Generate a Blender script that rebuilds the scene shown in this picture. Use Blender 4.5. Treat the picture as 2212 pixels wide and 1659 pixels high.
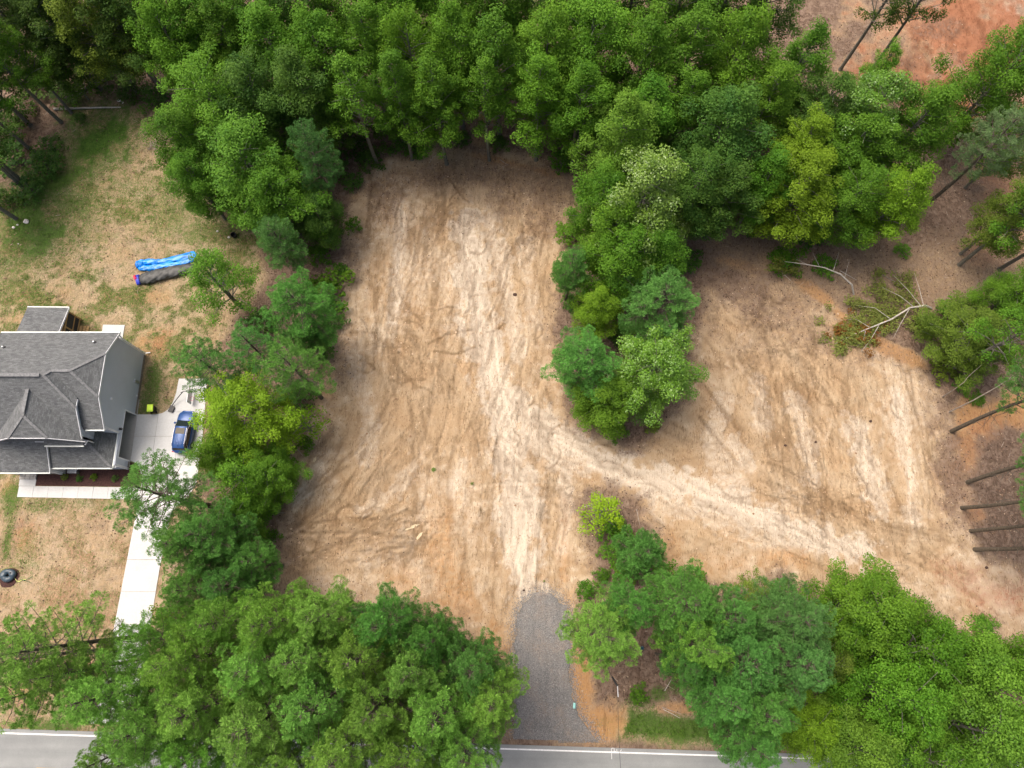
import bpy, math, random
import numpy as np
from mathutils import Vector

S = bpy.context.scene
COL = S.collection
for o in list(bpy.data.objects):
    bpy.data.objects.remove(o)

# ------------------------------------------------------------------ camera, sky, sun, exposure
CAM_H = 76.0
TILT = math.radians(16.0)
cam = bpy.data.cameras.new("camera")
cam.sensor_width = 36.0
cam.lens = 36.0 * 2080.0 / 3000.0
cam.clip_start = 0.5
cam.clip_end = 6000.0
camo = bpy.data.objects.new("camera", cam)
COL.objects.link(camo)
camo.location = (0, 0, CAM_H)
camo.rotation_euler = (TILT, 0, 0)
S.camera = camo

SUN_DIR = Vector((-0.40, 0.32, 1.0)).normalized()      # towards the sun: upper left, high, behind thin cloud
world = bpy.data.worlds.new("World")
S.world = world
world.use_nodes = True
wn = world.node_tree.nodes
wl = world.node_tree.links
bg = wn["Background"]
sky = wn.new("ShaderNodeTexSky")
sky.sky_type = 'NISHITA'
sky.sun_disc = False
sky.sun_elevation = math.asin(SUN_DIR.z)
sky.sun_rotation = math.atan2(SUN_DIR.x, SUN_DIR.y)
sky.air_density = 0.6
sky.dust_density = 9.0
sky.ozone_density = 0.3
wl.new(sky.outputs[0], bg.inputs[0])
bg.inputs[1].default_value = 0.15

sun = bpy.data.lights.new("sun", 'SUN')
sun.energy = 0.8
sun.angle = math.radians(30)
sun.color = (1.0, 0.95, 0.87)
suno = bpy.data.objects.new("sun", sun)
COL.objects.link(suno)
suno.rotation_euler = (-SUN_DIR).to_track_quat('-Z', 'Y').to_euler()

S.view_settings.view_transform = 'Standard'
S.view_settings.look = 'None'
S.view_settings.gamma = 1.0
S.view_settings.use_curve_mapping = False
S.view_settings.exposure = 0.76
S.cycles.use_denoising = True
S.cycles.adaptive_threshold = 0.01
S.cycles.max_bounces = 5
S.cycles.diffuse_bounces = 4
S.cycles.glossy_bounces = 2
S.cycles.transmission_bounces = 3

# ------------------------------------------------------------------ survey helper: aerial-photo reading -> metres on the plan
_c, _s = math.cos(TILT), math.sin(TILT)


def plan(x, y, h=0.0):
    """metres (X, Y) of a point read at x, y on the 2212 px wide aerial print, standing h above ground"""
    u = (x - 1106.0) / 1533.6
    v = (y - 829.5) / 1533.6
    k = (CAM_H - h) / (_c + v * _s)
    return (u * k, (_s - v * _c) * k)


def px_metres(x, y, h=0.0):
    v = (y - 829.5) / 1533.6
    return (CAM_H - h) / (_c + v * _s) / 1533.6


# ------------------------------------------------------------------ small helpers
def tag(o, label=None, cat=None, group=None, kind=None):
    if label: o["label"] = label
    if cat: o["category"] = cat
    if group: o["group"] = group
    if kind: o["kind"] = kind
    return o


def empty(name, loc=(0, 0, 0), rz=0.0):
    o = bpy.data.objects.new(name, None)
    o.empty_display_size = 0.3
    COL.objects.link(o)
    o.location = loc
    o.rotation_euler = (0, 0, rz)
    return o


def link(name, mesh, parent=None, mat=None, smooth=False):
    o = bpy.data.objects.new(name, mesh)
    COL.objects.link(o)
    if mat is not None:
        mesh.materials.clear()
        mesh.materials.append(mat)
    if parent is not None:
        o.parent = parent
    if smooth:
        mesh.polygons.foreach_set("use_smooth", [True] * len(mesh.polygons))
    return o


class MB:
    """collects simple solids; build() links them as one mesh object"""

    def __init__(self):
        self.v = []
        self.f = []

    def add(self, v, f):
        n = len(self.v)
        self.v += [tuple(p) for p in v]
        self.f += [tuple(i + n for i in q) for q in f]
        return self

    def box(self, x0, x1, y0, y1, z0, z1):
        v = [(x0, y0, z0), (x1, y0, z0), (x1, y1, z0), (x0, y1, z0), (x0, y0, z1), (x1, y0, z1), (x1, y1, z1), (x0, y1, z1)]
        return self.add(v, [(3, 2, 1, 0), (4, 5, 6, 7), (0, 1, 5, 4), (1, 2, 6, 5), (2, 3, 7, 6), (3, 0, 4, 7)])

    def prism(self, poly, z0, z1):
        n = len(poly)
        v = [(p[0], p[1], z0) for p in poly] + [(p[0], p[1], z1) for p in poly]
        f = [tuple(range(n - 1, -1, -1)), tuple(range(n, 2 * n))]
        f += [(i, (i + 1) % n, n + (i + 1) % n, n + i) for i in range(n)]
        return self.add(v, f)

    def slab(self, pts, d):
        """polygon in space pushed by vector d"""
        n = len(pts)
        v = [tuple(p) for p in pts] + [(p[0] + d[0], p[1] + d[1], p[2] + d[2]) for p in pts]
        f = [tuple(range(n)), tuple(range(2 * n - 1, n - 1, -1))]
        f += [((i + 1) % n, i, n + i, n + (i + 1) % n) for i in range(n)]
        return self.add(v, f)

    def tube(self, path, rad, n=6, cap=True):
        path = [Vector(p) for p in path]
        m = len(path)
        if not isinstance(rad, (list, tuple)): rad = [rad] * m
        v = []
        ref = None
        for i, p in enumerate(path):
            t = (path[min(i + 1, m - 1)] - path[max(i - 1, 0)])
            t.normalize()
            if ref is None:
                ref = t.orthogonal().normalized()
            a = ref - t * ref.dot(t)
            if a.length < 1e-4: a = t.orthogonal()
            a.normalize()
            ref = a
            b = t.cross(a)
            for k in range(n):
                an = 2 * math.pi * k / n
                v.append(p + (a * math.cos(an) + b * math.sin(an)) * rad[i])
        f = []
        for i in range(m - 1):
            for k in range(n):
                f.append((i * n + k, i * n + (k + 1) % n, (i + 1) * n + (k + 1) % n, (i + 1) * n + k))
        if cap:
            f.append(tuple(range(n - 1, -1, -1)))
            f.append(tuple(range((m - 1) * n, m * n)))
        return self.add(v, f)

    def bar(self, a, b, w, h):
        a, b = Vector(a), Vector(b)
        t = (b - a).normalized()
        s = t.cross(Vector((0, 0, 1)))
        if s.length < 1e-3: s = Vector((1, 0, 0))
        s.normalize()
        u = s.cross(t)
        v = []
        for p in (a, b):
            for i, j in ((-1, -1), (1, -1), (1, 1), (-1, 1)):
                v.append(p + s * (w / 2 * i) + u * (h / 2 * j))
        return self.add(v, [(3, 2, 1, 0), (4, 5, 6, 7), (0, 1, 5, 4), (1, 2, 6, 5), (2, 3, 7, 6), (3, 0, 4, 7)])

    def lathe(self, prof, n=16, c=(0, 0, 0)):
        v, f = [], []
        for r, z in prof:
            for k in range(n):
                a = 2 * math.pi * k / n
                v.append((c[0] + r * math.cos(a), c[1] + r * math.sin(a), c[2] + z))
        for i in range(len(prof) - 1):
            for k in range(n):
                f.append((i * n + k, i * n + (k + 1) % n, (i + 1) * n + (k + 1) % n, (i + 1) * n + k))
        return self.add(v, f)

    def mesh(self, name):
        me = bpy.data.meshes.new(name)
        me.from_pydata([tuple(p) for p in self.v], [], self.f)
        me.update()
        return me

    def build(self, name, mat, parent=None, smooth=False):
        return link(name, self.mesh(name), parent, mat, smooth)


def mesh_np(name, V, F, attrs=None, smooth=False):
    """V (n,3), F (m,k) numpy -> mesh; attrs: dict name -> (n,) float or (n,4)"""
    me = bpy.data.meshes.new(name)
    n, m, k = len(V), len(F), F.shape[1]
    me.vertices.add(n)
    me.vertices.foreach_set("co", np.ascontiguousarray(V, dtype=np.float32).ravel())
    me.loops.add(m * k)
    me.loops.foreach_set("vertex_index", np.ascontiguousarray(F, dtype=np.int32).ravel())
    me.polygons.add(m)
    me.polygons.foreach_set("loop_start", np.arange(0, m * k, k, dtype=np.int32))
    if smooth:
        me.polygons.foreach_set("use_smooth", np.ones(m, dtype=bool))
    if attrs:
        for an, av in attrs.items():
            if av.ndim == 1:
                a = me.attributes.new(an, 'FLOAT', 'POINT')
                a.data.foreach_set("value", av.astype(np.float32))
            else:
                a = me.attributes.new(an, 'FLOAT_COLOR', 'POINT')
                a.data.foreach_set("color", av.astype(np.float32).ravel())
    me.update(calc_edges=True)
    return me


# ------------------------------------------------------------------ numpy noise
_rng0 = np.random.default_rng(11)
_tab = _rng0.random((256, 256))


def vnoise(x, y, sc, seed=0):
    x = x * sc + seed * 17.31
    y = y * sc + seed * 9.77
    xi = np.floor(x).astype(int)
    yi = np.floor(y).astype(int)
    fx = x - xi
    fy = y - yi
    fx = fx * fx * (3 - 2 * fx)
    fy = fy * fy * (3 - 2 * fy)
    a = _tab[xi & 255, yi & 255]
    b = _tab[(xi + 1) & 255, yi & 255]
    c = _tab[xi & 255, (yi + 1) & 255]
    d = _tab[(xi + 1) & 255, (yi + 1) & 255]
    return (a * (1 - fx) + b * fx) * (1 - fy) + (c * (1 - fx) + d * fx) * fy


def fbm(x, y, sc, oct=4, seed=0):
    s = 0
    a = 0.5
    t = 0
    for i in range(oct):
        s = s + a * vnoise(x, y, sc * 2.03 ** i, seed + i * 3)
        t += a
        a *= 0.55
    return s / t


def sstep(a, b, x):
    t = np.clip((x - a) / (b - a), 0, 1)
    return t * t * (3 - 2 * t)


def polydist(X, Y, poly):
    """signed distance, positive inside"""
    d = np.full(X.shape, 1e9)
    inside = np.zeros(X.shape, dtype=bool)
    n = len(poly)
    for i in range(n):
        ax, ay = poly[i]
        bx, by = poly[(i + 1) % n]
        ex, ey = bx - ax, by - ay
        wx, wy = X - ax, Y - ay
        t = np.clip((wx * ex + wy * ey) / (ex * ex + ey * ey + 1e-9), 0, 1)
        d = np.minimum(d, (wx - ex * t) ** 2 + (wy - ey * t) ** 2)
        if ey != 0:
            c = ((ay <= Y) & (Y < by)) | ((by <= Y) & (Y < ay))
            xx = ax + (Y - ay) * ex / ey
            inside ^= c & (X < xx)
    d = np.sqrt(d)
    return np.where(inside, d, -d)


# ------------------------------------------------------------------ materials
def new_mat(name):
    m = bpy.data.materials.new(name)
    m.use_nodes = True
    nt = m.node_tree
    return m, nt, nt.nodes["Principled BSDF"], nt.nodes, nt.links


def rgba(c):
    return (c[0], c[1], c[2], 1.0)


def noise_node(N, L, scale, detail=4, rough=0.6, vec=None, dist=0.0):
    n = N.new("ShaderNodeTexNoise")
    n.inputs["Scale"].default_value = scale
    n.inputs["Detail"].default_value = detail
    n.inputs["Roughness"].default_value = rough
    n.inputs["Distortion"].default_value = dist
    if vec is not None: L.new(vec, n.inputs["Vector"])
    return n


def ramp(N, L, fac, stops):
    r = N.new("ShaderNodeValToRGB")
    L.new(fac, r.inputs[0])
    el = r.color_ramp.elements
    while len(el) < len(stops): el.new(0.5)
    for e, (p, c) in zip(el, stops):
        e.position = p
        e.color = rgba(c) if len(c) == 3 else c
    return r


def mixc(N, L, fac, a, b, mode='MIX'):
    m = N.new("ShaderNodeMix")
    m.data_type = 'RGBA'
    m.blend_type = mode
    for sock, val in ((m.inputs[0], fac), (m.inputs[6], a), (m.inputs[7], b)):
        if hasattr(val, "links") or hasattr(val, "is_linked"):
            L.new(val, sock)
        elif isinstance(val, (int, float)):
            sock.default_value = val
        else:
            sock.default_value = rgba(val)
    return m.outputs[2]


def mathn(N, L, op, a, b=None):
    m = N.new("ShaderNodeMath")
    m.operation = op
    for sock, val in ((m.inputs[0], a), (m.inputs[1], b)):
        if val is None: continue
        if hasattr(val, "is_linked"): L.new(val, sock)
        else: sock.default_value = val
    return m.outputs[0]


def simple(name, col, rough=0.7, var=0.25, scale=3.0, metal=0.0, spec=0.3, bump=0.0, bscale=20.0, coat=0.0):
    m, nt, P, N, L = new_mat(name)
    tc = N.new("ShaderNodeTexCoord")
    n = noise_node(N, L, scale, 5, 0.65, tc.outputs["Object"])
    lo = tuple(c * (1 - var) for c in col)
    hi = tuple(min(1, c * (1 + var)) for c in col)
    r = ramp(N, L, n.outputs[0], [(0.3, lo), (0.7, hi)])
    L.new(r.outputs[0], P.inputs["Base Color"])
    P.inputs["Roughness"].default_value = rough
    P.inputs["Metallic"].default_value = metal
    P.inputs["Specular IOR Level"].default_value = spec
    P.inputs["Coat Weight"].default_value = coat
    if bump > 0:
        b = N.new("ShaderNodeBump")
        b.inputs["Strength"].default_value = bump
        b.inputs["Distance"].default_value = 0.02
        n2 = noise_node(N, L, bscale, 4, 0.6, tc.outputs["Object"])
        L.new(n2.outputs[0], b.inputs["Height"])
        L.new(b.outputs[0], P.inputs["Normal"])
    return m


def leaf_mat(name, rough=0.45, trans=0.3, spec=0.35, warm=0.26, lo=0.62, hi=1.32):
    m, nt, P, N, L = new_mat(name)
    oi = N.new("ShaderNodeObjectInfo")
    at = N.new("ShaderNodeAttribute")
    at.attribute_name = "tone"
    mr = N.new("ShaderNodeMapRange")
    L.new(at.outputs["Fac"], mr.inputs["Value"])
    mr.inputs["To Min"].default_value = lo
    mr.inputs["To Max"].default_value = hi
    vm = N.new("ShaderNodeVectorMath")
    vm.operation = 'SCALE'
    L.new(oi.outputs["Color"], vm.inputs[0])
    L.new(mr.outputs[0], vm.inputs["Scale"])
    # brighter leaves are a little yellower
    col = mixc(N, L, mathn(N, L, 'MULTIPLY', at.outputs["Fac"], warm), vm.outputs[0], (0.26, 0.30, 0.03))
    L.new(col, P.inputs["Base Color"])
    P.inputs["Roughness"].default_value = rough
    P.inputs["Specular IOR Level"].default_value = spec
    tr = N.new("ShaderNodeBsdfTranslucent")
    tcol = mixc(N, L, 0.35, col, (0.16, 0.26, 0.02))
    L.new(tcol, tr.inputs[0])
    mx = N.new("ShaderNodeMixShader")
    mx.inputs[0].default_value = trans
    L.new(P.outputs[0], mx.inputs[1])
    L.new(tr.outputs[0], mx.inputs[2])
    L.new(mx.outputs[0], N["Material Output"].inputs["Surface"])
    return m


M = {}
M['leaf'] = leaf_mat("broad_leaf", rough=0.6, trans=0.4, spec=0.18)
M['gloss_leaf'] = leaf_mat("glossy_leaf", rough=0.36, trans=0.28, spec=0.5)
M['needle'] = leaf_mat("pine_needle", rough=0.6, trans=0.25, spec=0.15, warm=0.08, lo=0.62, hi=1.35)
M['grass'] = leaf_mat("grass_blade", rough=0.65, trans=0.25, spec=0.15, warm=0.12)
M['bark'] = simple("grey_bark", (0.150, 0.145, 0.118), 0.9, 0.4, 6.0, bump=0.6, bscale=25)
M['pine_bark'] = simple("pine_bark", (0.105, 0.088, 0.066), 0.92, 0.45, 5.0, bump=0.8, bscale=18)
M['pale_bark'] = simple("pale_bark", (0.42, 0.39, 0.34), 0.85, 0.3, 5.0, bump=0.4, bscale=25)
M['dead_wood'] = simple("dead_wood", (0.30, 0.26, 0.22), 0.9, 0.35, 4.0, bump=0.4)
M['black_plastic'] = simple("black_plastic", (0.012, 0.012, 0.014), 0.45, 0.2, 3.0, spec=0.4)
M['lime_plastic'] = simple("lime_plastic", (0.62, 0.88, 0.06), 0.45, 0.05, 3.0, spec=0.4)
M['blue_vinyl'] = simple("blue_vinyl", (0.004, 0.22, 0.72), 0.35, 0.35, 1.6, spec=0.5, bump=0.5, bscale=5)
M['dark_vinyl'] = simple("charcoal_vinyl", (0.050, 0.052, 0.050), 0.5, 0.3, 2.2, spec=0.4, bump=0.7, bscale=4)
M['royal_vinyl'] = simple("royal_vinyl", (0.03, 0.05, 0.40), 0.4, 0.3, 3.0)
M['red_vinyl'] = simple("red_vinyl", (0.60, 0.02, 0.09), 0.4, 0.3, 3.0)
M['white_trim'] = simple("white_trim", (0.72, 0.74, 0.76), 0.5, 0.06, 2.0)
M['gutter'] = simple("gutter_white", (0.62, 0.66, 0.62), 0.45, 0.1, 1.0)
M['metal'] = simple("galvanised_metal", (0.5, 0.52, 0.54), 0.4, 0.15, 4.0, metal=0.8)
M['new_wood'] = simple("treated_lumber", (0.40, 0.26, 0.11), 0.75, 0.25, 5.0)
M['brick'] = simple("brick_foundation", (0.24, 0.20, 0.16), 0.9, 0.25, 8.0)
M['tyre'] = simple("tyre_rubber", (0.018, 0.018, 0.018), 0.8, 0.2, 6.0)
M['stone'] = simple("pale_stone", (0.62, 0.58, 0.53), 0.85, 0.2, 6.0, bump=0.4)
M['yellow_hose'] = simple("yellow_hose", (0.72, 0.80, 0.22), 0.4, 0.1, 3.0)
M['green_plastic'] = simple("green_plastic", (0.02, 0.12, 0.04), 0.5, 0.2, 3.0)
M['teal_plastic'] = simple("teal_plastic", (0.30, 0.62, 0.58), 0.4, 0.15, 3.0)
M['blue_bag'] = simple("slate_blue_plastic", (0.035, 0.06, 0.08), 0.38, 0.4, 3.0, spec=0.5, bump=0.4, bscale=6)
M['cable'] = simple("black_cable", (0.02, 0.02, 0.02), 0.6, 0.1, 3.0)
M['chrome'] = simple("satin_chrome", (0.75, 0.76, 0.78), 0.2, 0.05, 2.0, metal=1.0)
M['car_paint'] = simple("navy_car_paint", (0.010, 0.055, 0.19), 0.42, 0.05, 1.0, metal=0.2, spec=0.4, coat=0.25)
M['glass'] = simple("dark_glass", (0.02, 0.03, 0.03), 0.08, 0.1, 2.0, spec=0.8)
M['sunroof'] = simple("sunroof_glass", (0.10, 0.09, 0.07), 0.5, 0.1, 2.0, spec=0.2)
M['lamp_red'] = simple("tail_lamp_red", (0.35, 0.01, 0.02), 0.2, 0.1, 2.0)
M['lamp_clear'] = simple("head_lamp", (0.55, 0.58, 0.6), 0.15, 0.1, 2.0)
M['interior'] = simple("garage_drywall", (0.30, 0.30, 0.29), 0.9, 0.1, 2.0)
M['door_paint'] = simple("dark_door", (0.05, 0.02, 0.015), 0.5, 0.2, 2.0)
M['paint_white'] = simple("road_paint_white", (0.70, 0.70, 0.68), 0.7, 0.18, 6.0)
M['paint_yellow'] = simple("road_paint_yellow", (0.62, 0.36, 0.06), 0.7, 0.18, 6.0)
M['chalk'] = simple("marking_chalk", (0.62, 0.62, 0.60), 0.9, 0.2, 9.0)
M['screen'] = simple("insect_screen", (0.035, 0.035, 0.035), 0.8, 0.2, 9.0)


def concrete_mat(name, col):
    m, nt, P, N, L = new_mat(name)
    ge = N.new("ShaderNodeNewGeometry")
    n1 = noise_node(N, L, 0.35, 5, 0.6, ge.outputs["Position"])
    n2 = noise_node(N, L, 6.0, 4, 0.7, ge.outputs["Position"])
    n3 = noise_node(N, L, 60.0, 2, 0.5, ge.outputs["Position"])
    r1 = ramp(N, L, n1.outputs[0], [(0.3, tuple(c * 0.9 for c in col)), (0.7, tuple(min(1, c * 1.05) for c in col))])
    r2 = ramp(N, L, n2.outputs[0], [(0.3, (0.9, 0.89, 0.87)), (0.65, (1, 1, 1))])
    r3 = ramp(N, L, n3.outputs[0], [(0.3, (0.93, 0.93, 0.93)), (0.7, (1, 1, 1))])
    c = mixc(N, L, 1.0, r1.outputs[0], r2.outputs[0], 'MULTIPLY')
    c = mixc(N, L, 1.0, c, r3.outputs[0], 'MULTIPLY')
    L.new(c, P.inputs["Base Color"])
    P.inputs["Roughness"].default_value = 0.85
    P.inputs["Specular IOR Level"].default_value = 0.2
    return m


M['concrete'] = concrete_mat("driveway_concrete", (0.56, 0.57, 0.56))
M['garage_floor'] = concrete_mat("garage_floor", (0.44, 0.43, 0.40))


def asphalt_mat():
    m, nt, P, N, L = new_mat("road_asphalt")
    ge = N.new("ShaderNodeNewGeometry")
    mp = N.new("ShaderNodeMapping")
    mp.inputs["Scale"].default_value = (0.06, 0.9, 1)
    L.new(ge.outputs["Position"], mp.inputs["Vector"])
    n1 = noise_node(N, L, 1.0, 4, 0.5, mp.outputs[0])
    n2 = noise_node(N, L, 25.0, 3, 0.7, ge.outputs["Position"])
    n4 = noise_node(N, L, 0.5, 4, 0.6, ge.outputs["Position"])
    r1 = ramp(N, L, n1.outputs[0], [(0.3, (0.20, 0.210, 0.206)), (0.7, (0.262, 0.272, 0.264))])
    r2 = ramp(N, L, n2.outputs[0], [(0.3, (0.78, 0.78, 0.78)), (0.7, (1.12, 1.12, 1.12))])
    r4 = ramp(N, L, n4.outputs[0], [(0.35, (0.9, 0.9, 0.9)), (0.7, (1.05, 1.05, 1.04))])
    c = mixc(N, L, 1.0, r1.outputs[0], r2.outputs[0], 'MULTIPLY')
    c = mixc(N, L, 1.0, c, r4.outputs[0], 'MULTIPLY')
    L.new(c, P.inputs["Base Color"])
    P.inputs["Roughness"].default_value = 0.88
    b = N.new("ShaderNodeBump")
    b.inputs["Strength"].default_value = 0.4
    b.inputs["Distance"].default_value = 0.01
    L.new(n2.outputs[0], b.inputs["Height"])
    L.new(b.outputs[0], P.inputs["Normal"])
    return m


M['asphalt'] = asphalt_mat()


def gravel_mat():
    m, nt, P, N, L = new_mat("crushed_gravel")
    ge = N.new("ShaderNodeNewGeometry")
    vo = N.new("ShaderNodeTexVoronoi")
    vo.inputs["Scale"].default_value = 13.0
    L.new(ge.outputs["Position"], vo.inputs["Vector"])
    r = ramp(N, L, vo.outputs["Color"], [(0.1, (0.135, 0.132, 0.126)), (0.5, (0.17, 0.166, 0.158)), (0.95, (0.23, 0.225, 0.215))])
    mp = N.new("ShaderNodeMapping")
    mp.inputs["Scale"].default_value = (2.2, 0.16, 1)
    mp.inputs["Rotation"].default_value = (0, 0, 0.05)
    L.new(ge.outputs["Position"], mp.inputs["Vector"])
    n1 = noise_node(N, L, 1.0, 5, 0.62, mp.outputs[0], 0.3)
    streak = ramp(N, L, n1.outputs[0], [(0.32, (0.82, 0.82, 0.82)), (0.5, (1, 1, 1)), (0.62, (1.12, 1.1, 1.08)), (0.72, (1.6, 1.55, 1.5))])
    c = mixc(N, L, 1.0, r.outputs[0], streak.outputs[0], 'MULTIPLY')
    n2 = noise_node(N, L, 0.45, 4, 0.6, ge.outputs["Position"])
    dust = ramp(N, L, n2.outputs[0], [(0.45, (0, 0, 0)), (0.75, (0.55, 0.55, 0.55))])
    c = mixc(N, L, dust.outputs[0], c, (0.30, 0.22, 0.15))
    L.new(c, P.inputs["Base Color"])
    P.inputs["Roughness"].default_value = 0.95
    b = N.new("ShaderNodeBump")
    b.inputs["Strength"].default_value = 0.5
    b.inputs["Distance"].default_value = 0.04
    L.new(vo.outputs["Distance"], b.inputs["Height"])
    L.new(b.outputs[0], P.inputs["Normal"])
    return m


M['gravel'] = gravel_mat()


def shingle_mat():
    m, nt, P, N, L = new_mat("asphalt_shingle")
    uv = N.new("ShaderNodeUVMap")
    uv.uv_map = "UVMap"
    br = N.new("ShaderNodeTexBrick")
    L.new(uv.outputs[0], br.inputs["Vector"])
    br.inputs["Scale"].default_value = 1.0
    br.inputs["Brick Width"].default_value = 0.36
    br.inputs["Row Height"].default_value = 0.15
    br.inputs["Mortar Size"].default_value = 0.008
    br.inputs["Color1"].default_value = (0.090, 0.097, 0.098, 1)
    br.inputs["Color2"].default_value = (0.150, 0.159, 0.160, 1)
    br.inputs["Mortar"].default_value = (0.07, 0.074, 0.076, 1)
    br.offset = 0.37
    n = noise_node(N, L, 1.3, 5, 0.7, uv.outputs[0])
    r = ramp(N, L, n.outputs[0], [(0.3, (0.82, 0.82, 0.84)), (0.7, (1.2, 1.19, 1.18))])
    c = mixc(N, L, 1.0, br.outputs[0], r.outputs[0], 'MULTIPLY')
    n2 = noise_node(N, L, 9.0, 2, 0.5, uv.outputs[0])
    r2 = ramp(N, L, n2.outputs[0], [(0.35, (0.86, 0.86, 0.87)), (0.65, (1.14, 1.14, 1.13))])
    c = mixc(N, L, 1.0, c, r2.outputs[0], 'MULTIPLY')
    L.new(c, P.inputs["Base Color"])
    P.inputs["Roughness"].default_value = 0.92
    b = N.new("ShaderNodeBump")
    b.inputs["Strength"].default_value = 0.6
    b.inputs["Distance"].default_value = 0.02
    L.new(br.outputs["Fac"], b.inputs["Height"])
    b.invert = True
    L.new(b.outputs[0], P.inputs["Normal"])
    return m


M['shingle'] = shingle_mat()
M['ridge_cap'] = simple("ridge_cap_shingle", (0.165, 0.17, 0.172), 0.9, 0.35, 5.0)


def siding_mat():
    m, nt, P, N, L = new_mat("grey_lap_siding")
    ge = N.new("ShaderNodeNewGeometry")
    sx = N.new("ShaderNodeSeparateXYZ")
    L.new(ge.outputs["Position"], sx.inputs[0])
    fr = mathn(N, L, 'FRACT', mathn(N, L, 'MULTIPLY', sx.outputs[2], 1 / 0.16))
    r = ramp(N, L, fr, [(0.0, (0.36, 0.40, 0.46)), (0.14, (0.50, 0.555, 0.64)), (1.0, (0.52, 0.575, 0.66))])
    n = noise_node(N, L, 0.6, 3, 0.5, ge.outputs["Position"])
    r2 = ramp(N, L, n.outputs[0], [(0.3, (0.94, 0.94, 0.94)), (0.7, (1.04, 1.04, 1.04))])
    c = mixc(N, L, 1.0, r.outputs[0], r2.outputs[0], 'MULTIPLY')
    L.new(c, P.inputs["Base Color"])
    P.inputs["Roughness"].default_value = 0.6
    b = N.new("ShaderNodeBump")
    b.inputs["Strength"].default_value = 0.5
    b.inputs["Distance"].default_value = 0.02
    L.new(fr, b.inputs["Height"])
    L.new(b.outputs[0], P.inputs["Normal"])
    return m


M['siding'] = siding_mat()
M['mulch'] = simple("brown_mulch", (0.055, 0.026, 0.022), 0.95, 0.6, 9.0, bump=1.0, bscale=16)


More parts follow.
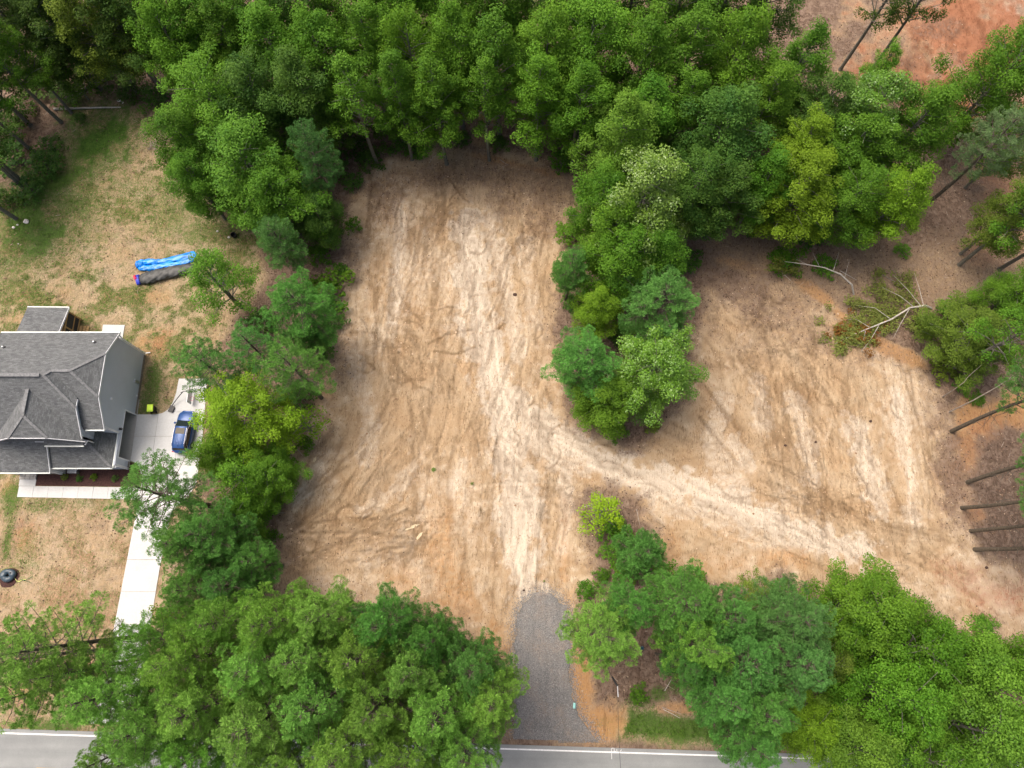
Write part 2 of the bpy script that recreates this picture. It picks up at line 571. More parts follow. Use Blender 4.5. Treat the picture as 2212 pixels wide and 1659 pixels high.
def ground_mat():
    m, nt, P, N, L = new_mat("soil_ground")
    ge = N.new("ShaderNodeNewGeometry")
    pos = ge.outputs["Position"]
    a1 = N.new("ShaderNodeAttribute")
    a1.attribute_name = "soil"
    s1 = N.new("ShaderNodeSeparateColor")
    L.new(a1.outputs["Color"], s1.inputs[0])
    a2 = N.new("ShaderNodeAttribute")
    a2.attribute_name = "wear"
    s2 = N.new("ShaderNodeSeparateColor")
    L.new(a2.outputs["Color"], s2.inputs[0])
    sand, clay, litter, grass = s1.outputs[0], s1.outputs[1], s1.outputs[2], a1.outputs["Alpha"]
    tone, tmask, ts, red = s2.outputs[0], s2.outputs[1], s2.outputs[2], a2.outputs["Alpha"]
    # noises
    nb = noise_node(N, L, 0.30, 6, 0.62, pos, 0.6)
    nm = noise_node(N, L, 1.7, 6, 0.68, pos, 0.8)
    nf = noise_node(N, L, 4.2, 5, 0.72, pos, 1.2)
    ng = noise_node(N, L, 34.0, 2, 0.6, pos)

    def jit(fac, amt, noise):
        # soft masks broken up by noise
        d = mathn(N, L, 'MULTIPLY', mathn(N, L, 'SUBTRACT', noise.outputs[0], 0.5), amt)
        w = mathn(N, L, 'MULTIPLY', fac, mathn(N, L, 'SUBTRACT', 1.0, fac))
        r = mathn(N, L, 'ADD', fac, mathn(N, L, 'MULTIPLY', d, w))
        k = N.new("ShaderNodeClamp")
        L.new(r, k.inputs[0])
        return k.outputs[0]

    base = ramp(N, L, nb.outputs[0], [(0.30, (0.375, 0.255, 0.145)), (0.5, (0.408, 0.297, 0.182)), (0.7, (0.435, 0.337, 0.224))]).outputs[0]
    c = mixc(N, L, jit(sand, 9.0, nm), base, (0.57, 0.485, 0.378))
    c = mixc(N, L, jit(clay, 9.0, nm), c, (0.42, 0.235, 0.10))
    c = mixc(N, L, jit(red, 9.0, nm), c, (0.315, 0.138, 0.074))
    lit = ramp(N, L, nm.outputs[0], [(0.3, (0.095, 0.062, 0.043)), (0.5, (0.175, 0.122, 0.088)), (0.72, (0.29, 0.215, 0.16))]).outputs[0]
    c = mixc(N, L, jit(jit(litter, 8.0, nm), 9.0, nf), c, lit)
    gr = ramp(N, L, nf.outputs[0], [(0.3, (0.028, 0.07, 0.010)), (0.55, (0.06, 0.125, 0.018)), (0.75, (0.12, 0.175, 0.035))]).outputs[0]
    c = mixc(N, L, jit(grass, 12.0, nf), c, gr)
    # tone from passing machines
    tr = ramp(N, L, tone, [(0.0, (0.62, 0.59, 0.56)), (0.5, (1, 1, 1)), (1.0, (1.22, 1.23, 1.24))]).outputs[0]
    c = mixc(N, L, 1.0, c, tr, 'MULTIPLY')
    # fine fibre: two crossed stretched noises, straw and root crumbs
    sep = N.new("ShaderNodeSeparateColor")
    nw = noise_node(N, L, 0.55, 3, 0.6, pos, 0.5)
    L.new(nw.outputs["Color"], sep.inputs[0])
    for fi, (rot, sc) in enumerate(((0.45, (9, 2.2, 1)), (2.1, (10, 2.4, 1)), (1.25, (9, 2.2, 1)))):
        mp = N.new("ShaderNodeMapping")
        mp.inputs["Rotation"].default_value = (0, 0, rot)
        mp.inputs["Scale"].default_value = sc
        L.new(pos, mp.inputs["Vector"])
        nn = noise_node(N, L, 0.42, 3, 0.6, mp.outputs[0], 2.2)
        rr = ramp(N, L, nn.outputs[0], [(0.35, (0.60, 0.56, 0.51)), (0.42, (1, 1, 1)), (0.60, (1, 1, 1)), (0.68, (1.2, 1.2, 1.18))])
        mk = ramp(N, L, sep.outputs[fi], [(0.40, (0.1, 0.1, 0.1)), (0.58, (0.9, 0.9, 0.9))])
        c = mixc(N, L, mk.outputs[0], c, rr.outputs[0], 'MULTIPLY')
    rf = ramp(N, L, nf.outputs[0], [(0.30, (0.76, 0.73, 0.70)), (0.44, (1, 1, 1)), (0.58, (1, 1, 1)), (0.72, (1.12, 1.12, 1.11))])
    c = mixc(N, L, 0.8, c, rf.outputs[0], 'MULTIPLY')
    rg = ramp(N, L, ng.outputs[0], [(0.30, (0.88, 0.87, 0.86)), (0.55, (1, 1, 1)), (0.75, (1.05, 1.05, 1.05))])
    c = mixc(N, L, 0.8, c, rg.outputs[0], 'MULTIPLY')
    csn = N.new("ShaderNodeMath")
    csn.operation = 'SINE'
    L.new(mathn(N, L, 'MULTIPLY', ts, 2 * math.pi / 0.38), csn.inputs[0])
    cw = mathn(N, L, 'ADD', mathn(N, L, 'MULTIPLY', mathn(N, L, 'MULTIPLY', csn.outputs[0], tmask), 0.045), 1.0)
    vs = N.new("ShaderNodeVectorMath")
    vs.operation = 'SCALE'
    L.new(c, vs.inputs[0])
    L.new(cw, vs.inputs["Scale"])
    c = vs.outputs[0]
    L.new(c, P.inputs["Base Color"])
    P.inputs["Roughness"].default_value = 0.95
    P.inputs["Specular IOR Level"].default_value = 0.15
    # cleat prints along machine tracks + crumb relief
    cl = N.new("ShaderNodeMath")
    cl.operation = 'SINE'
    L.new(mathn(N, L, 'MULTIPLY', ts, 2 * math.pi / 0.38), cl.inputs[0])
    h = mathn(N, L, 'MULTIPLY', mathn(N, L, 'MULTIPLY', cl.outputs[0], tmask), 0.012)
    h = mathn(N, L, 'ADD', h, mathn(N, L, 'MULTIPLY', nf.outputs[0], 0.10))
    h = mathn(N, L, 'ADD', h, mathn(N, L, 'MULTIPLY', nm.outputs[0], 0.14))
    h = mathn(N, L, 'ADD', h, mathn(N, L, 'MULTIPLY', ng.outputs[0], 0.018))
    b = N.new("ShaderNodeBump")
    b.inputs["Strength"].default_value = 0.9
    b.inputs["Distance"].default_value = 1.0
    L.new(h, b.inputs["Height"])
    L.new(b.outputs[0], P.inputs["Normal"])
    return m


M['ground'] = ground_mat()

# ------------------------------------------------------------------ ground sheet
def axis(lo, f0, f1, hi, fine, coarse):
    a = [-3000.0, -1200.0, -500.0, -220.0, -130.0]
    a = [q for q in a if q < lo - 10]
    a += list(np.arange(lo, f0, coarse)) + list(np.arange(f0, f1, fine)) + list(np.arange(f1, hi + coarse, coarse))
    a += [q for q in (130.0, 220.0, 500.0, 1200.0, 3000.0) if q > hi + 10]
    return np.array(a)


gx = axis(-72, -27, 50, 72, 0.15, 0.3)
gy = axis(-22, -10, 50, 84, 0.15, 0.3)
GX, GY = np.meshgrid(gx, gy)
Z = np.zeros(GX.shape)
sandm = np.zeros(GX.shape)
clay = np.zeros(GX.shape)
litter = np.ones(GX.shape)
grass = np.zeros(GX.shape)
red = np.zeros(GX.shape)
tone = np.full(GX.shape, 0.5)
tmask = np.zeros(GX.shape)
tsv = np.zeros(GX.shape)


def pl(pts, h=0.0):
    return [plan(x, y, h) for x, y in pts]


N1 = fbm(GX, GY, 0.35, 4, 1) - 0.5
N2 = fbm(GX, GY, 1.3, 4, 5) - 0.5
N3 = fbm(GX, GY, 0.12, 3, 9) - 0.5

LOT = pl([(800, 365), (1000, 325), (1180, 345), (1230, 430), (1215, 560), (1190, 700), (1200, 860), (1250, 925), (1330, 968), (1400, 962),
          (1470, 900), (1510, 780), (1530, 640), (1620, 600), (1700, 610), (1800, 690), (1990, 790), (2040, 930), (2110, 1200), (2260, 1250),
          (2260, 1350), (2130, 1360), (1980, 1300), (1750, 1270), (1500, 1270), (1440, 1240), (1410, 1130), (1370, 1070), (1300, 1045),
          (1245, 1080), (1250, 1180), (1270, 1280), (1250, 1330), (1235, 1500), (1290, 1600), (1120, 1600), (1100, 1420), (1000, 1350),
          (900, 1310), (730, 1290), (590, 1260), (600, 1120), (650, 980), (690, 880), (720, 750), (735, 640), (765, 520), (760, 430)])
YARD = pl([(-60, 480), (60, 400), (140, 285), (200, 235), (360, 240), (380, 330), (430, 450), (560, 520), (570, 600), (500, 700), (445, 840),
           (445, 1000), (430, 1100), (360, 1300), (340, 1400), (320, 1570), (-90, 1570)])
d_lot = polydist(GX, GY, LOT)
d_yard = polydist(GX, GY, YARD)
bare = sstep(-1.6, 1.4, d_lot + N1 * 4.5 + N2 * 2.2)
yard = sstep(-1.2, 1.0, d_yard + N1 * 3.0)
litter = (1 - bare) * (1 - yard)

FLOOR = pl([(1480, 480), (1650, 520), (1850, 560), (2300, 480), (2300, 640), (1990, 650), (1800, 640), (1560, 600)])
litter *= 1 - 0.45 * sstep(-3, 3, polydist(GX, GY, FLOOR) + N1 * 6)


def blob(arr, x, y, rx, ry, amt, rot=0.0, soft=0.7, nz=1.0, mode='max'):
    cx, cy = plan(x, y)
    k = px_metres(x, y)
    ca, sa = math.cos(rot), math.sin(rot)
    dx, dy = GX - cx, GY - cy
    a = (dx * ca + dy * sa) / (rx * k)
    b = (-dx * sa + dy * ca) / (ry * k)
    d = np.sqrt(a * a + b * b) + (N1 * 1.6 + N2 * 0.9) * nz
    m = (1 - sstep(1 - soft, 1 + soft * 0.5, d)) * amt
    if mode == 'max':
        np.maximum(arr, m, out=arr)
    else:
        arr *= 1 - m


# red clay clearing in the upper right corner, and clay showing through the wood floor on the right
for b in ((2100, 90, 220, 200, 0.95), (1960, 150, 130, 120, 0.85), (2060, 230, 70, 60, 0.9), (1930, 60, 90, 90, 0.45), (2180, 400, 80, 120, 0.6), (2170, 520, 110, 60, 0.45)):
    blob(red, *b)
    blob(litter, b[0], b[1], b[2], b[3], min(1, b[4] + 0.1), mode='cut')
for b in ((1960, 120, 40, 60, .5), (2020, 60, 60, 30, .45), (1940, 190, 40, 40, .5), (2080, 160, 30, 50, .35)):
    blob(litter, *b)
for b in ((2160, 75, 40, 28, 0.9), (2060, 120, 30, 22, 0.6), (2190, 20, 40, 30, 0.9)):
    blob(sandm, *b)
for b in ((2105, 900, 55, 45, 0.9), (2180, 880, 80, 45, 0.9), (2085, 960, 30, 60, 0.8), (2110, 1110, 25, 20, 0.7), (1770, 640, 70, 16, 0.8, -0.7),
          (1830, 690, 60, 14, 0.8, -0.7), (1900, 745, 70, 16, 0.9, -0.55), (1965, 770, 40, 14, 0.9, -0.5), (1590, 570, 40, 12, 0.6, -0.3),
          (1090, 350, 70, 10, 0.8, -0.25), (1180, 372, 40, 8, 0.8, -0.3), (1050, 240, 40, 45, 0.7), (1040, 300, 25, 20, 0.6),
          (1262, 1490, 30, 90, 0.95), (1300, 1555, 50, 45, 0.95), (1240, 1420, 12, 70, 0.8), (1470, 1530, 60, 12, 0.8), (1060, 1390, 50, 60, 0.7),
          (980, 1290, 60, 60, 0.45), (950, 1190, 40, 110, 0.4), (880, 1260, 60, 40, 0.3), (1220, 1230, 18, 130, 0.35), (620, 900, 30, 25, 0.5),
          (700, 860, 30, 30, 0.35), (1700, 1210, 60, 22, 0.5), (1560, 1220, 60, 30, 0.35), (1450, 1190, 25, 50, 0.4), (700, 660, 20, 12, 0.5),
          (60, 1170, 40, 35, 0.4), (340, 745, 45, 40, 0.6), (300, 640, 60, 20, 0.35), (60, 640, 60, 25, 0.3), (60, 690, 60, 25, 0.35), (20, 1050, 20, 20, .5),
          (180, 1460, 60, 40, 0.6), (60, 1500, 50, 30, 0.5)):
    blob(clay, *b)
    blob(litter, *b[:4], min(1, b[4]), *(b[5:6]), mode='cut')
for b in ((2170, 1290, 120, 60, .5), (2080, 1240, 70, 40, .4), (2150, 1080, 90, 120, .45), (2150, 960, 80, 60, .5)):
    blob(red, *b)
blob(red, 350, 740, 30, 35, 0.5)
blob(red, 45, 1150, 40, 25, 0.4)
# duff and mulch drifting over the bare soil
for b in ((1080, 385, 190, 62, 0.8), (1180, 440, 60, 80, 0.76), (950, 380, 170, 45, 0.66), (820, 420, 70, 80, 0.7), (1120, 440, 60, 40, 0.6), (760, 560, 30, 110, 0.6), (735, 720, 30, 90, 0.65),
          (720, 800, 40, 90, 0.55), (690, 930, 30, 60, 0.5), (620, 1180, 40, 60, 0.5), (690, 1290, 130, 40, 0.35), (760, 1180, 150, 50, 0.2),
          (1290, 1120, 48, 62, 0.98), (1340, 1080, 40, 30, 0.7), (1310, 1210, 45, 60, 0.95), (1290, 1290, 28, 50, 0.8), (1690, 1250, 26, 30, 0.9),
          (1380, 930, 40, 26, 0.95), (1300, 900, 70, 40, 0.7), (1600, 630, 90, 65, 0.86), (1690, 670, 100, 60, 0.75), (1760, 730, 100, 50, 0.6), (1640, 740, 90, 50, 0.4), (1540, 700, 40, 60, 0.5),
          (1880, 760, 100, 50, 0.5), (2055, 1020, 36, 170, 0.86), (2090, 1130, 35, 60, 0.75), (2030, 860, 50, 60, 0.6), (1190, 700, 18, 120, 0.4), (1220, 800, 20, 60, 0.4),
          (2150, 1340, 60, 30, 0.5), (1390, 1460, 70, 80, 0.95), (1500, 1470, 90, 45, 0.95), (1690, 570, 140, 40, 0.7), (1860, 600, 140, 60, 0.5),
          (1000, 480, 90, 25, 0.3), (880, 500, 60, 40, 0.25)):
    blob(litter, *b[:4], b[4] * (.8 if b[4] < .85 else 1), *b[5:], soft=0.9)
# pale sand worn by traffic: wide strokes
def dist_path(P):
    d = np.full(GX.shape, 1e9)
    for (ax, ay), (bx, by) in zip(P[:-1], P[1:]):
        ex, ey = bx - ax, by - ay
        t = np.clip(((GX - ax) * ex + (GY - ay) * ey) / (ex * ex + ey * ey + 1e-9), 0, 1)
        d = np.minimum(d, np.hypot(GX - ax - ex * t, GY - ay - ey * t))
    return d


for pts, w, amt in (([(1010, 470), (1025, 640), (1050, 780), (1090, 900), (1110, 1050), (1130, 1180), (1145, 1275)], 2.6, 0.8),
                    ([(1105, 860), (1190, 930), (1290, 1000), (1420, 1040), (1560, 1080), (1700, 1140), (1850, 1190)], 2.3, 0.8),
                    ([(1120, 900), (1200, 990), (1300, 1010)], 1.8, 0.6),
                    ([(1225, 1000), (1225, 1100), (1215, 1190)], 1.0, 0.6),
                    ([(1085, 1000), (1095, 1100), (1100, 1200)], 0.9, 0.6),
                    ([(870, 440), (860, 560), (850, 700)], 1.2, 0.45), ([(1060, 480), (1090, 600), (1120, 760)], 1.6, 0.5), ([(1130, 520), (1150, 700)], 1.3, 0.35),
                    ([(1720, 880), (1750, 960), (1760, 1040)], 1.6, 0.42), ([(1850, 930), (1870, 1010), (1900, 1090)], 2.2, 0.6), ([(1580, 950), (1620, 1010)], 1.0, 0.5),
                    ([(1940, 850), (1960, 1000), (1970, 1120)], 1.2, 0.5), ([(1640, 820), (1650, 920)], 1.2, 0.4), ([(1560, 870), (1540, 960), (1600, 1060)], 1.6, 0.4),
                    ([(1440, 1090), (1600, 1120), (1780, 1165)], 2.6, 0.45),
                    ([(760, 760), (800, 900), (790, 1000)], 1.3, 0.3), ([(690, 1010), (640, 1080)], 1.0, 0.45), ([(900, 1010), (850, 1060), (780, 1110)], 1.0, 0.35), ([(1000, 1000), (980, 1060)], 0.9, 0.35)):
    d = dist_path(pl(pts)) + N1 * w * 1.1 + N2 * w * 1.6
    np.maximum(sandm, (1 - sstep(w * 0.45, w * 0.95, d)) * min(1, amt * 1.25), out=sandm)
sandm = np.clip(sandm + bare * 0.35 * sstep(0.0, 0.3, N3 + N2 * 0.6), 0, 1)

# yard grass, patchy
gpatch = sstep(-0.10, 0.16, N1 + N2 * 0.55)
low = sstep(12.0, 6.0, GY)
grass = yard * (0.16 + 0.50 * gpatch) * (1 - 0.62 * low)
sandm = np.maximum(sandm, yard * (0.04 + 0.05 * low + 0.16 * sstep(0.0, 0.2, N1)))
litter = np.maximum(litter, yard * (0.12 + 0.3 * sstep(-.05, .2, N2 - N1 * .5)))
for b in ((215, 300, 85, 110, 1.0), (50, 480, 150, 120, 0.95), (150, 440, 90, 60, .8), (130, 390, 110, 60, 0.95, 0.5), (40, 520, 110, 90, 0.85, 0.5), (30, 620, 60, 40, 0.6), (330, 830, 20, 70, 0.85), (320, 870, 25, 35, 0.85), (360, 450, 80, 70, 0.6), (300, 420, 90, 60, 0.5),
          (470, 500, 90, 40, 0.75), (25, 1080, 22, 45, 0.85), (15, 1170, 12, 70, 0.8), (20, 1240, 30, 30, 0.7), (450, 560, 40, 40, .5), (100, 1090, 60, 20, .55), (200, 1085, 60, 15, .45),
          (80, 1570, 110, 18, 0.85), (250, 640, 40, 14, .35), (60, 1200, 40, 60, .35), (100, 500, 60, 30, .5)):
    blob(grass, *b)
VERGE = pl([(1330, 1560), (1345, 1525), (1480, 1545), (1800, 1540), (2300, 1560), (2300, 1642), (1700, 1618), (1285, 1595)])
dv = polydist(GX, GY, VERGE)
vm = sstep(-0.7, 0.6, dv + N1 * 1.8)
np.maximum(grass, vm * 0.95, out=grass)
litter *= 1 - vm
for b in ((1420, 1500, 20, 14, .7), (1460, 1480, 14, 14, .7), (1380, 1520, 30, 10, .6), (1310, 1560, 22, 8, .7), (1500, 1560, 40, 12, .6)):
    blob(grass, *b)
grass *= 1 - 0.8 * sstep(0.15, 0.5, clay) * (1 - yard)

red = np.maximum(red, yard * .5 * sstep(-.05, .25, N1 + .4 * N2))
# machine tracks, ruts and blade marks (real relief + worn tone)
rg = np.random.default_rng(5)
ymask = np.maximum(bare, np.clip(red * 1.2, 0, 1) * (1 - yard))


def stroke(P, width, depth, tn, cleat, berm=0.4):
    """P: world polyline. presses a groove with side berms; tn shifts the tone, cleat leaves prints"""
    P = np.array(P)
    s0 = 0.0
    for i in range(len(P) - 1):
        a, b = P[i], P[i + 1]
        e = b - a
        ln = np.hypot(*e)
        if ln < 1e-3: continue
        pad = width * 1.6
        i0, i1 = np.searchsorted(gx, [min(a[0], b[0]) - pad, max(a[0], b[0]) + pad])
        j0, j1 = np.searchsorted(gy, [min(a[1], b[1]) - pad, max(a[1], b[1]) + pad])
        if i1 <= i0 or j1 <= j0: s0 += ln; continue
        X = GX[j0:j1, i0:i1] - a[0]
        Y = GY[j0:j1, i0:i1] - a[1]
        t = (X * e[0] + Y * e[1]) / ln
        n = np.abs(-X * e[1] + Y * e[0]) / ln
        along = sstep(-width * 0.3, width * 0.2, t) * (1 - sstep(ln - width * 0.2, ln + width * 0.3, t))
        core = (1 - sstep(width * 0.40, width * 0.56, n)) * along * ymask[j0:j1, i0:i1]
        bm = np.exp(-((n - width * 0.72) / (width * 0.22)) ** 2) * along * ymask[j0:j1, i0:i1]
        Z[j0:j1, i0:i1] += bm * depth * berm - core * depth
        tone[j0:j1, i0:i1] += core * tn - bm * 0.05
        if cleat:
            w = core > 0.4
            tsv[j0:j1, i0:i1] = np.where(w, s0 + t, tsv[j0:j1, i0:i1])
            tmask[j0:j1, i0:i1] = np.where(w, np.clip((core - .5) * 2, 0, 1) * cleat, tmask[j0:j1, i0:i1])
        s0 += ln


def curve(x0, y0, ang, ln, bend, n=7):
    """world polyline through plan reading x0,y0; ang measured from up (north), clockwise, degrees"""
    cx, cy = plan(x0, y0)
    pts = []
    for i in range(n):
        q = (i / (n - 1) - 0.5) * ln
        a = math.radians(ang) + bend * q / ln
        pts.append((cx + math.sin(a) * q, cy + math.cos(a) * q))
    return pts


def offset(P, d):
    P = np.array(P)
    t = np.gradient(P, axis=0)
    t /= np.hypot(t[:, 0], t[:, 1])[:, None] + 1e-9
    return P + np.stack([-t[:, 1], t[:, 0]], 1) * d


regions = [  # x0,x1,y0,y1, angle mean, spread, count, length range
    (790, 1190, 400, 560, 2, 9, 34, (5, 15)), (770, 1180, 560, 760, 3, 9, 34, (5, 18)), (760, 1180, 760, 960, 8, 12, 26, (4, 14)),
    (640, 900, 960, 1110, 35, 12, 20, (4, 12)), (610, 950, 1100, 1230, 66, 22, 26, (3, 11)), (900, 1230, 960, 1250, 2, 8, 26, (5, 16)),
    (1100, 1500, 900, 1100, 118, 14, 20, (5, 13)), (1540, 1800, 640, 800, 5, 60, 22, (3, 8)), (1540, 1800, 760, 960, 155, 14, 20, (4, 12)),
    (1640, 2030, 800, 1120, -4, 6, 40, (6, 18)), (1450, 2000, 1050, 1200, 112, 12, 22, (5, 14)), (1850, 2200, 1180, 1300, 115, 25, 14, (4, 10)),
    (1950, 2230, 0, 230, 30, 50, 36, (4, 12)), (1900, 2100, 80, 240, -20, 25, 20, (3, 9)),
    (900, 1150, 440, 560, 40, 40, 14, (3, 8)), (830, 1040, 640, 800, 120, 25, 14, (2, 6)), (1000, 1250, 1240, 1330, 0, 14, 8, (3, 7)),
]
for x0, x1, y0, y1, am, asp, cnt, (l0, l1) in regions:
    for k in range(cnt):
        P = curve(rg.uniform(x0, x1), rg.uniform(y0, y1), am + rg.normal() * asp, rg.uniform(l0, l1), rg.normal() * 0.25)
        kind = rg.random()
        tn = rg.choice([-1, 1]) * rg.uniform(0.03, 0.11)
        ck = rg.choice([0.15, 0.4, 1.0])
        if kind < 0.45:        # tracked machine, two cleated bands
            for sgn in (-0.9, 0.9):
                stroke(offset(P, sgn), rg.uniform(0.42, 0.6), rg.uniform(0.01, 0.04), tn, ck)
        elif kind < 0.8:       # bucket or blade edge, a few close grooves
            for q in range(rg.integers(1, 4)):
                stroke(offset(P, q * rg.uniform(0.34, 0.5)), rg.uniform(0.22, 0.34), rg.uniform(0.02, 0.055), -rg.uniform(0.06, 0.2), False)
        else:                  # wide scraped strip
            stroke(P, rg.uniform(1.0, 2.2), rg.uniform(0.0, 0.03), tn * .8, False, berm=0.5)
for x0, x1, y0, y1, am, asp, cnt, (l0, l1) in regions:
    for k in range(cnt * 3):
        P = curve(rg.uniform(x0, x1), rg.uniform(y0, y1), am + rg.normal() * asp * 1.3, rg.uniform(l0, l1) * .6, rg.normal() * 0.2)
        stroke(P, rg.uniform(0.24, 0.40), rg.uniform(0.0, 0.03), rg.choice([-1, -1, 1]) * rg.uniform(0.05, 0.17), False)
for x0, x1, y0, y1, am, asp, cnt in ((780, 1040, 620, 840, 110, 25, 18), (620, 920, 1090, 1230, 70, 25, 20), (800, 1190, 380, 600, 10, 30, 24), (1560, 1950, 640, 1080, 150, 30, 34), (1000, 1240, 560, 1000, 5, 15, 26), (1150, 1500, 900, 1090, 115, 15, 12)):
    for k in range(cnt):
        stroke(curve(rg.uniform(x0, x1), rg.uniform(y0, y1), am + rg.normal() * asp, rg.uniform(1.2, 4.5), rg.normal() * .9), rg.uniform(.2, .28), rg.uniform(.03, .08), -rg.uniform(.2, .42), False, berm=.7)
# named ruts of the haul road and the spur to the second lot
for pts, w, dp, tn in (([(1040, 690), (1045, 800), (1075, 930), (1085, 1060), (1090, 1200)], 0.5, 0.06, -0.12), ([(1065, 690), (1075, 800), (1105, 930), (1120, 1060)], 0.4, 0.04, 0.2),
                       ([(1110, 830), (1200, 905), (1290, 985), (1390, 1035)], 0.55, 0.05, -0.12), ([(1140, 850), (1230, 920), (1330, 990)], 0.5, 0.05, 0.16),
                       ([(1250, 1010), (1330, 1040), (1380, 1030)], 0.7, 0.05, -0.15), ([(925, 742), (970, 722), (1020, 712), (1028, 735)], 0.26, 0.09, -0.42), ([(935, 758), (985, 765), (1025, 752)], 0.28, 0.09, -0.42),
                       ([(860, 760), (890, 785)], 0.4, 0.1, -0.3), ([(870, 712), (905, 733)], 0.4, 0.1, -0.3), ([(800, 720), (835, 745)], 0.4, 0.08, -0.25), ([(1000, 430), (960, 500), (950, 560)], 1.0, 0.08, 0.1),
                       ([(930, 470), (1010, 455), (1050, 470)], 0.6, 0.08, -0.25), ([(640, 1135), (760, 1120), (880, 1130)], 0.35, 0.07, -0.3), ([(650, 1150), (780, 1150), (900, 1165)], 0.3, 0.06, -0.28),
                       ([(700, 1190), (800, 1140), (880, 1100)], 0.3, 0.06, -0.25), ([(1510, 900), (1560, 960), (1600, 1010)], 0.4, 0.06, -0.3), ([(1640, 830), (1680, 870)], 0.35, 0.08, -0.35)):
    stroke(pl(pts), w, dp, tn, False)

lotmask = bare
Z += lotmask * (N1 * 0.16 + N2 * 0.09)
Z += (1 - lotmask) * (N1 * 0.12)
tone += np.maximum(lotmask, np.clip(red, 0, 1)) * (N2 * 0.4 + N1 * 0.12)
# keep the ground level and low under paving, house and road
DRIVE = [(-41.2, 18.3), (-39.2, 18.3), (-38.45, 18.45), (-37.9, 18.85), (-37.5, 19.6), (-37.25, 20.7), (-37.15, 22.4), (-34.0, 22.4), (-33.7, 15.0), (-33.8, 10.6),
         (-34.6, 9.2), (-35.7, 8.2), (-36.15, 7.0), (-36.5, 2.0), (-36.75, -5.4), (-36.6, -11.0), (-35.9, -12.95), (-41.6, -12.85), (-40.75, -11.0), (-40.4, -5.4),
         (-39.9, 5.0), (-39.65, 9.05), (-39.65, 10.3), (-39.75, 11.5), (-40.1, 12.4), (-40.6, 12.95), (-41.2, 13.15)]
GRAVEL = [(0.25, -7.0), (0.45, -2.6), (1.1, -1.35), (2.1, -0.75), (3.3, -0.65), (4.5, -0.9), (5.4, -1.7), (5.8, -3.0), (5.75, -8.0), (5.85, -10.2), (6.6, -12.2), (8.3, -14.45),
          (0.2, -14.2), (0.25, -12.3), (0.25, -10.0)]


def road_edge(x):      # northern asphalt edge
    return -13.25 - (x + 50.0) * 0.0285


flat = np.maximum.reduce([sstep(-1.0, 0.2, polydist(GX, GY, DRIVE)), sstep(-0.8, 0.2, polydist(GX, GY, GRAVEL)), sstep(0.8, 0.0, GY - road_edge(GX)),
                          sstep(-1.0, 0.0, polydist(GX, GY, [(-60, 8.5), (-40, 8.5), (-40, 29), (-60, 29)]))])
Z = Z * (1 - flat) - 0.02 * flat
Z -= Z.mean() * 0
near = (np.abs(GX) < 75) & (GY < 88) & (GY > -25)
Z = np.where(near, Z, 0.0)
# drainage dip of the verge
Z -= 0.25 * np.exp(-((GY - road_edge(GX) - 2.2) / 0.8) ** 2) * (GX > 9) * near
ny, nx = GX.shape
V = np.stack([GX.ravel(), GY.ravel(), Z.ravel()], 1)
idx = np.arange(ny * nx).reshape(ny, nx)
F = np.stack([idx[:-1, :-1].ravel(), idx[:-1, 1:].ravel(), idx[1:, 1:].ravel(), idx[1:, :-1].ravel()], 1)
soil = np.stack([np.clip(q, 0, 1).ravel() for q in (sandm, clay, litter, grass)], 1)
wear = np.stack([np.clip(tone, 0, 1).ravel(), np.clip(tmask, 0, 1).ravel(), tsv.ravel(), np.clip(red, 0, 1).ravel()], 1)
gme = mesh_np("ground", V, F, {"soil": soil, "wear": wear}, smooth=True)
ground = link("ground", gme, None, M['ground'])
tag(ground, kind="structure", label="cleared sandy lots, patchy yard and leaf-strewn wood floor", cat="ground")


def gz(x, y):
    j = min(max(np.searchsorted(gy, y) - 1, 0), ny - 2)
    i = min(max(np.searchsorted(gx, x) - 1, 0), nx - 2)
    return float(Z[j, i])


def field(arr, x, y):
    j = min(max(int(np.searchsorted(gy, y)), 0), ny - 1)
    i = min(max(int(np.searchsorted(gx, x)), 0), nx - 1)
    return float(arr[j, i])


# ------------------------------------------------------------------ road, gravel entrance, concrete drive and walk
def sheet(name, poly, z0, z1, mat, parent=None):
    return MB().prism(poly, z0, z1).build(name, mat, parent)


re_ = lambda x, o=0.0: (x, road_edge(x) + o)
road = sheet("road", [re_(-140), re_(140), (140, -60), (-140, -60)][::-1], -0.03, 0.03, M['asphalt'])
tag(road, "grey asphalt road along the bottom edge of the photo", "road", kind="structure")
mb = MB()
mb.prism([re_(-140, -0.32), re_(140, -0.32), re_(140, -0.45), re_(-140, -0.45)][::-1], 0.0, 0.036)
eo = mb.build("edge_line", M['paint_white'], road)
for i in range(-12, 12):
    xa = -45.8 + i * 12.2
    mb = MB()
    mb.prism([re_(xa, -3.32), re_(xa + 3.05, -3.32), re_(xa + 3.05, -3.44), re_(xa, -3.44)][::-1], 0.0, 0.036)
    mb.build("centre_dash", M['paint_yellow'], road)
mb = MB()      # surveyor's spray mark on the lane
ox, oy = plan(1321, 1627)
kx = 0.052
for a, b in (((0, 8), (0, -10)), ((5, 9), (5, 0)), ((5, 3), (8, 3)), ((8, 3), (8, 0)), ((10, 7), (10, 0)), ((10, 3), (12, 2)), ((15, 9), (15, 0)), ((19, 6), (15, 3)), ((15, 3), (20, 0)), ((0, 8), (4, 9))):
    mb.bar((ox + a[0] * kx, oy + a[1] * kx, 0.031), (ox + b[0] * kx, oy + b[1] * kx, 0.031), 0.05, 0.006)
mb.build("spray_mark", M['chalk'], road)

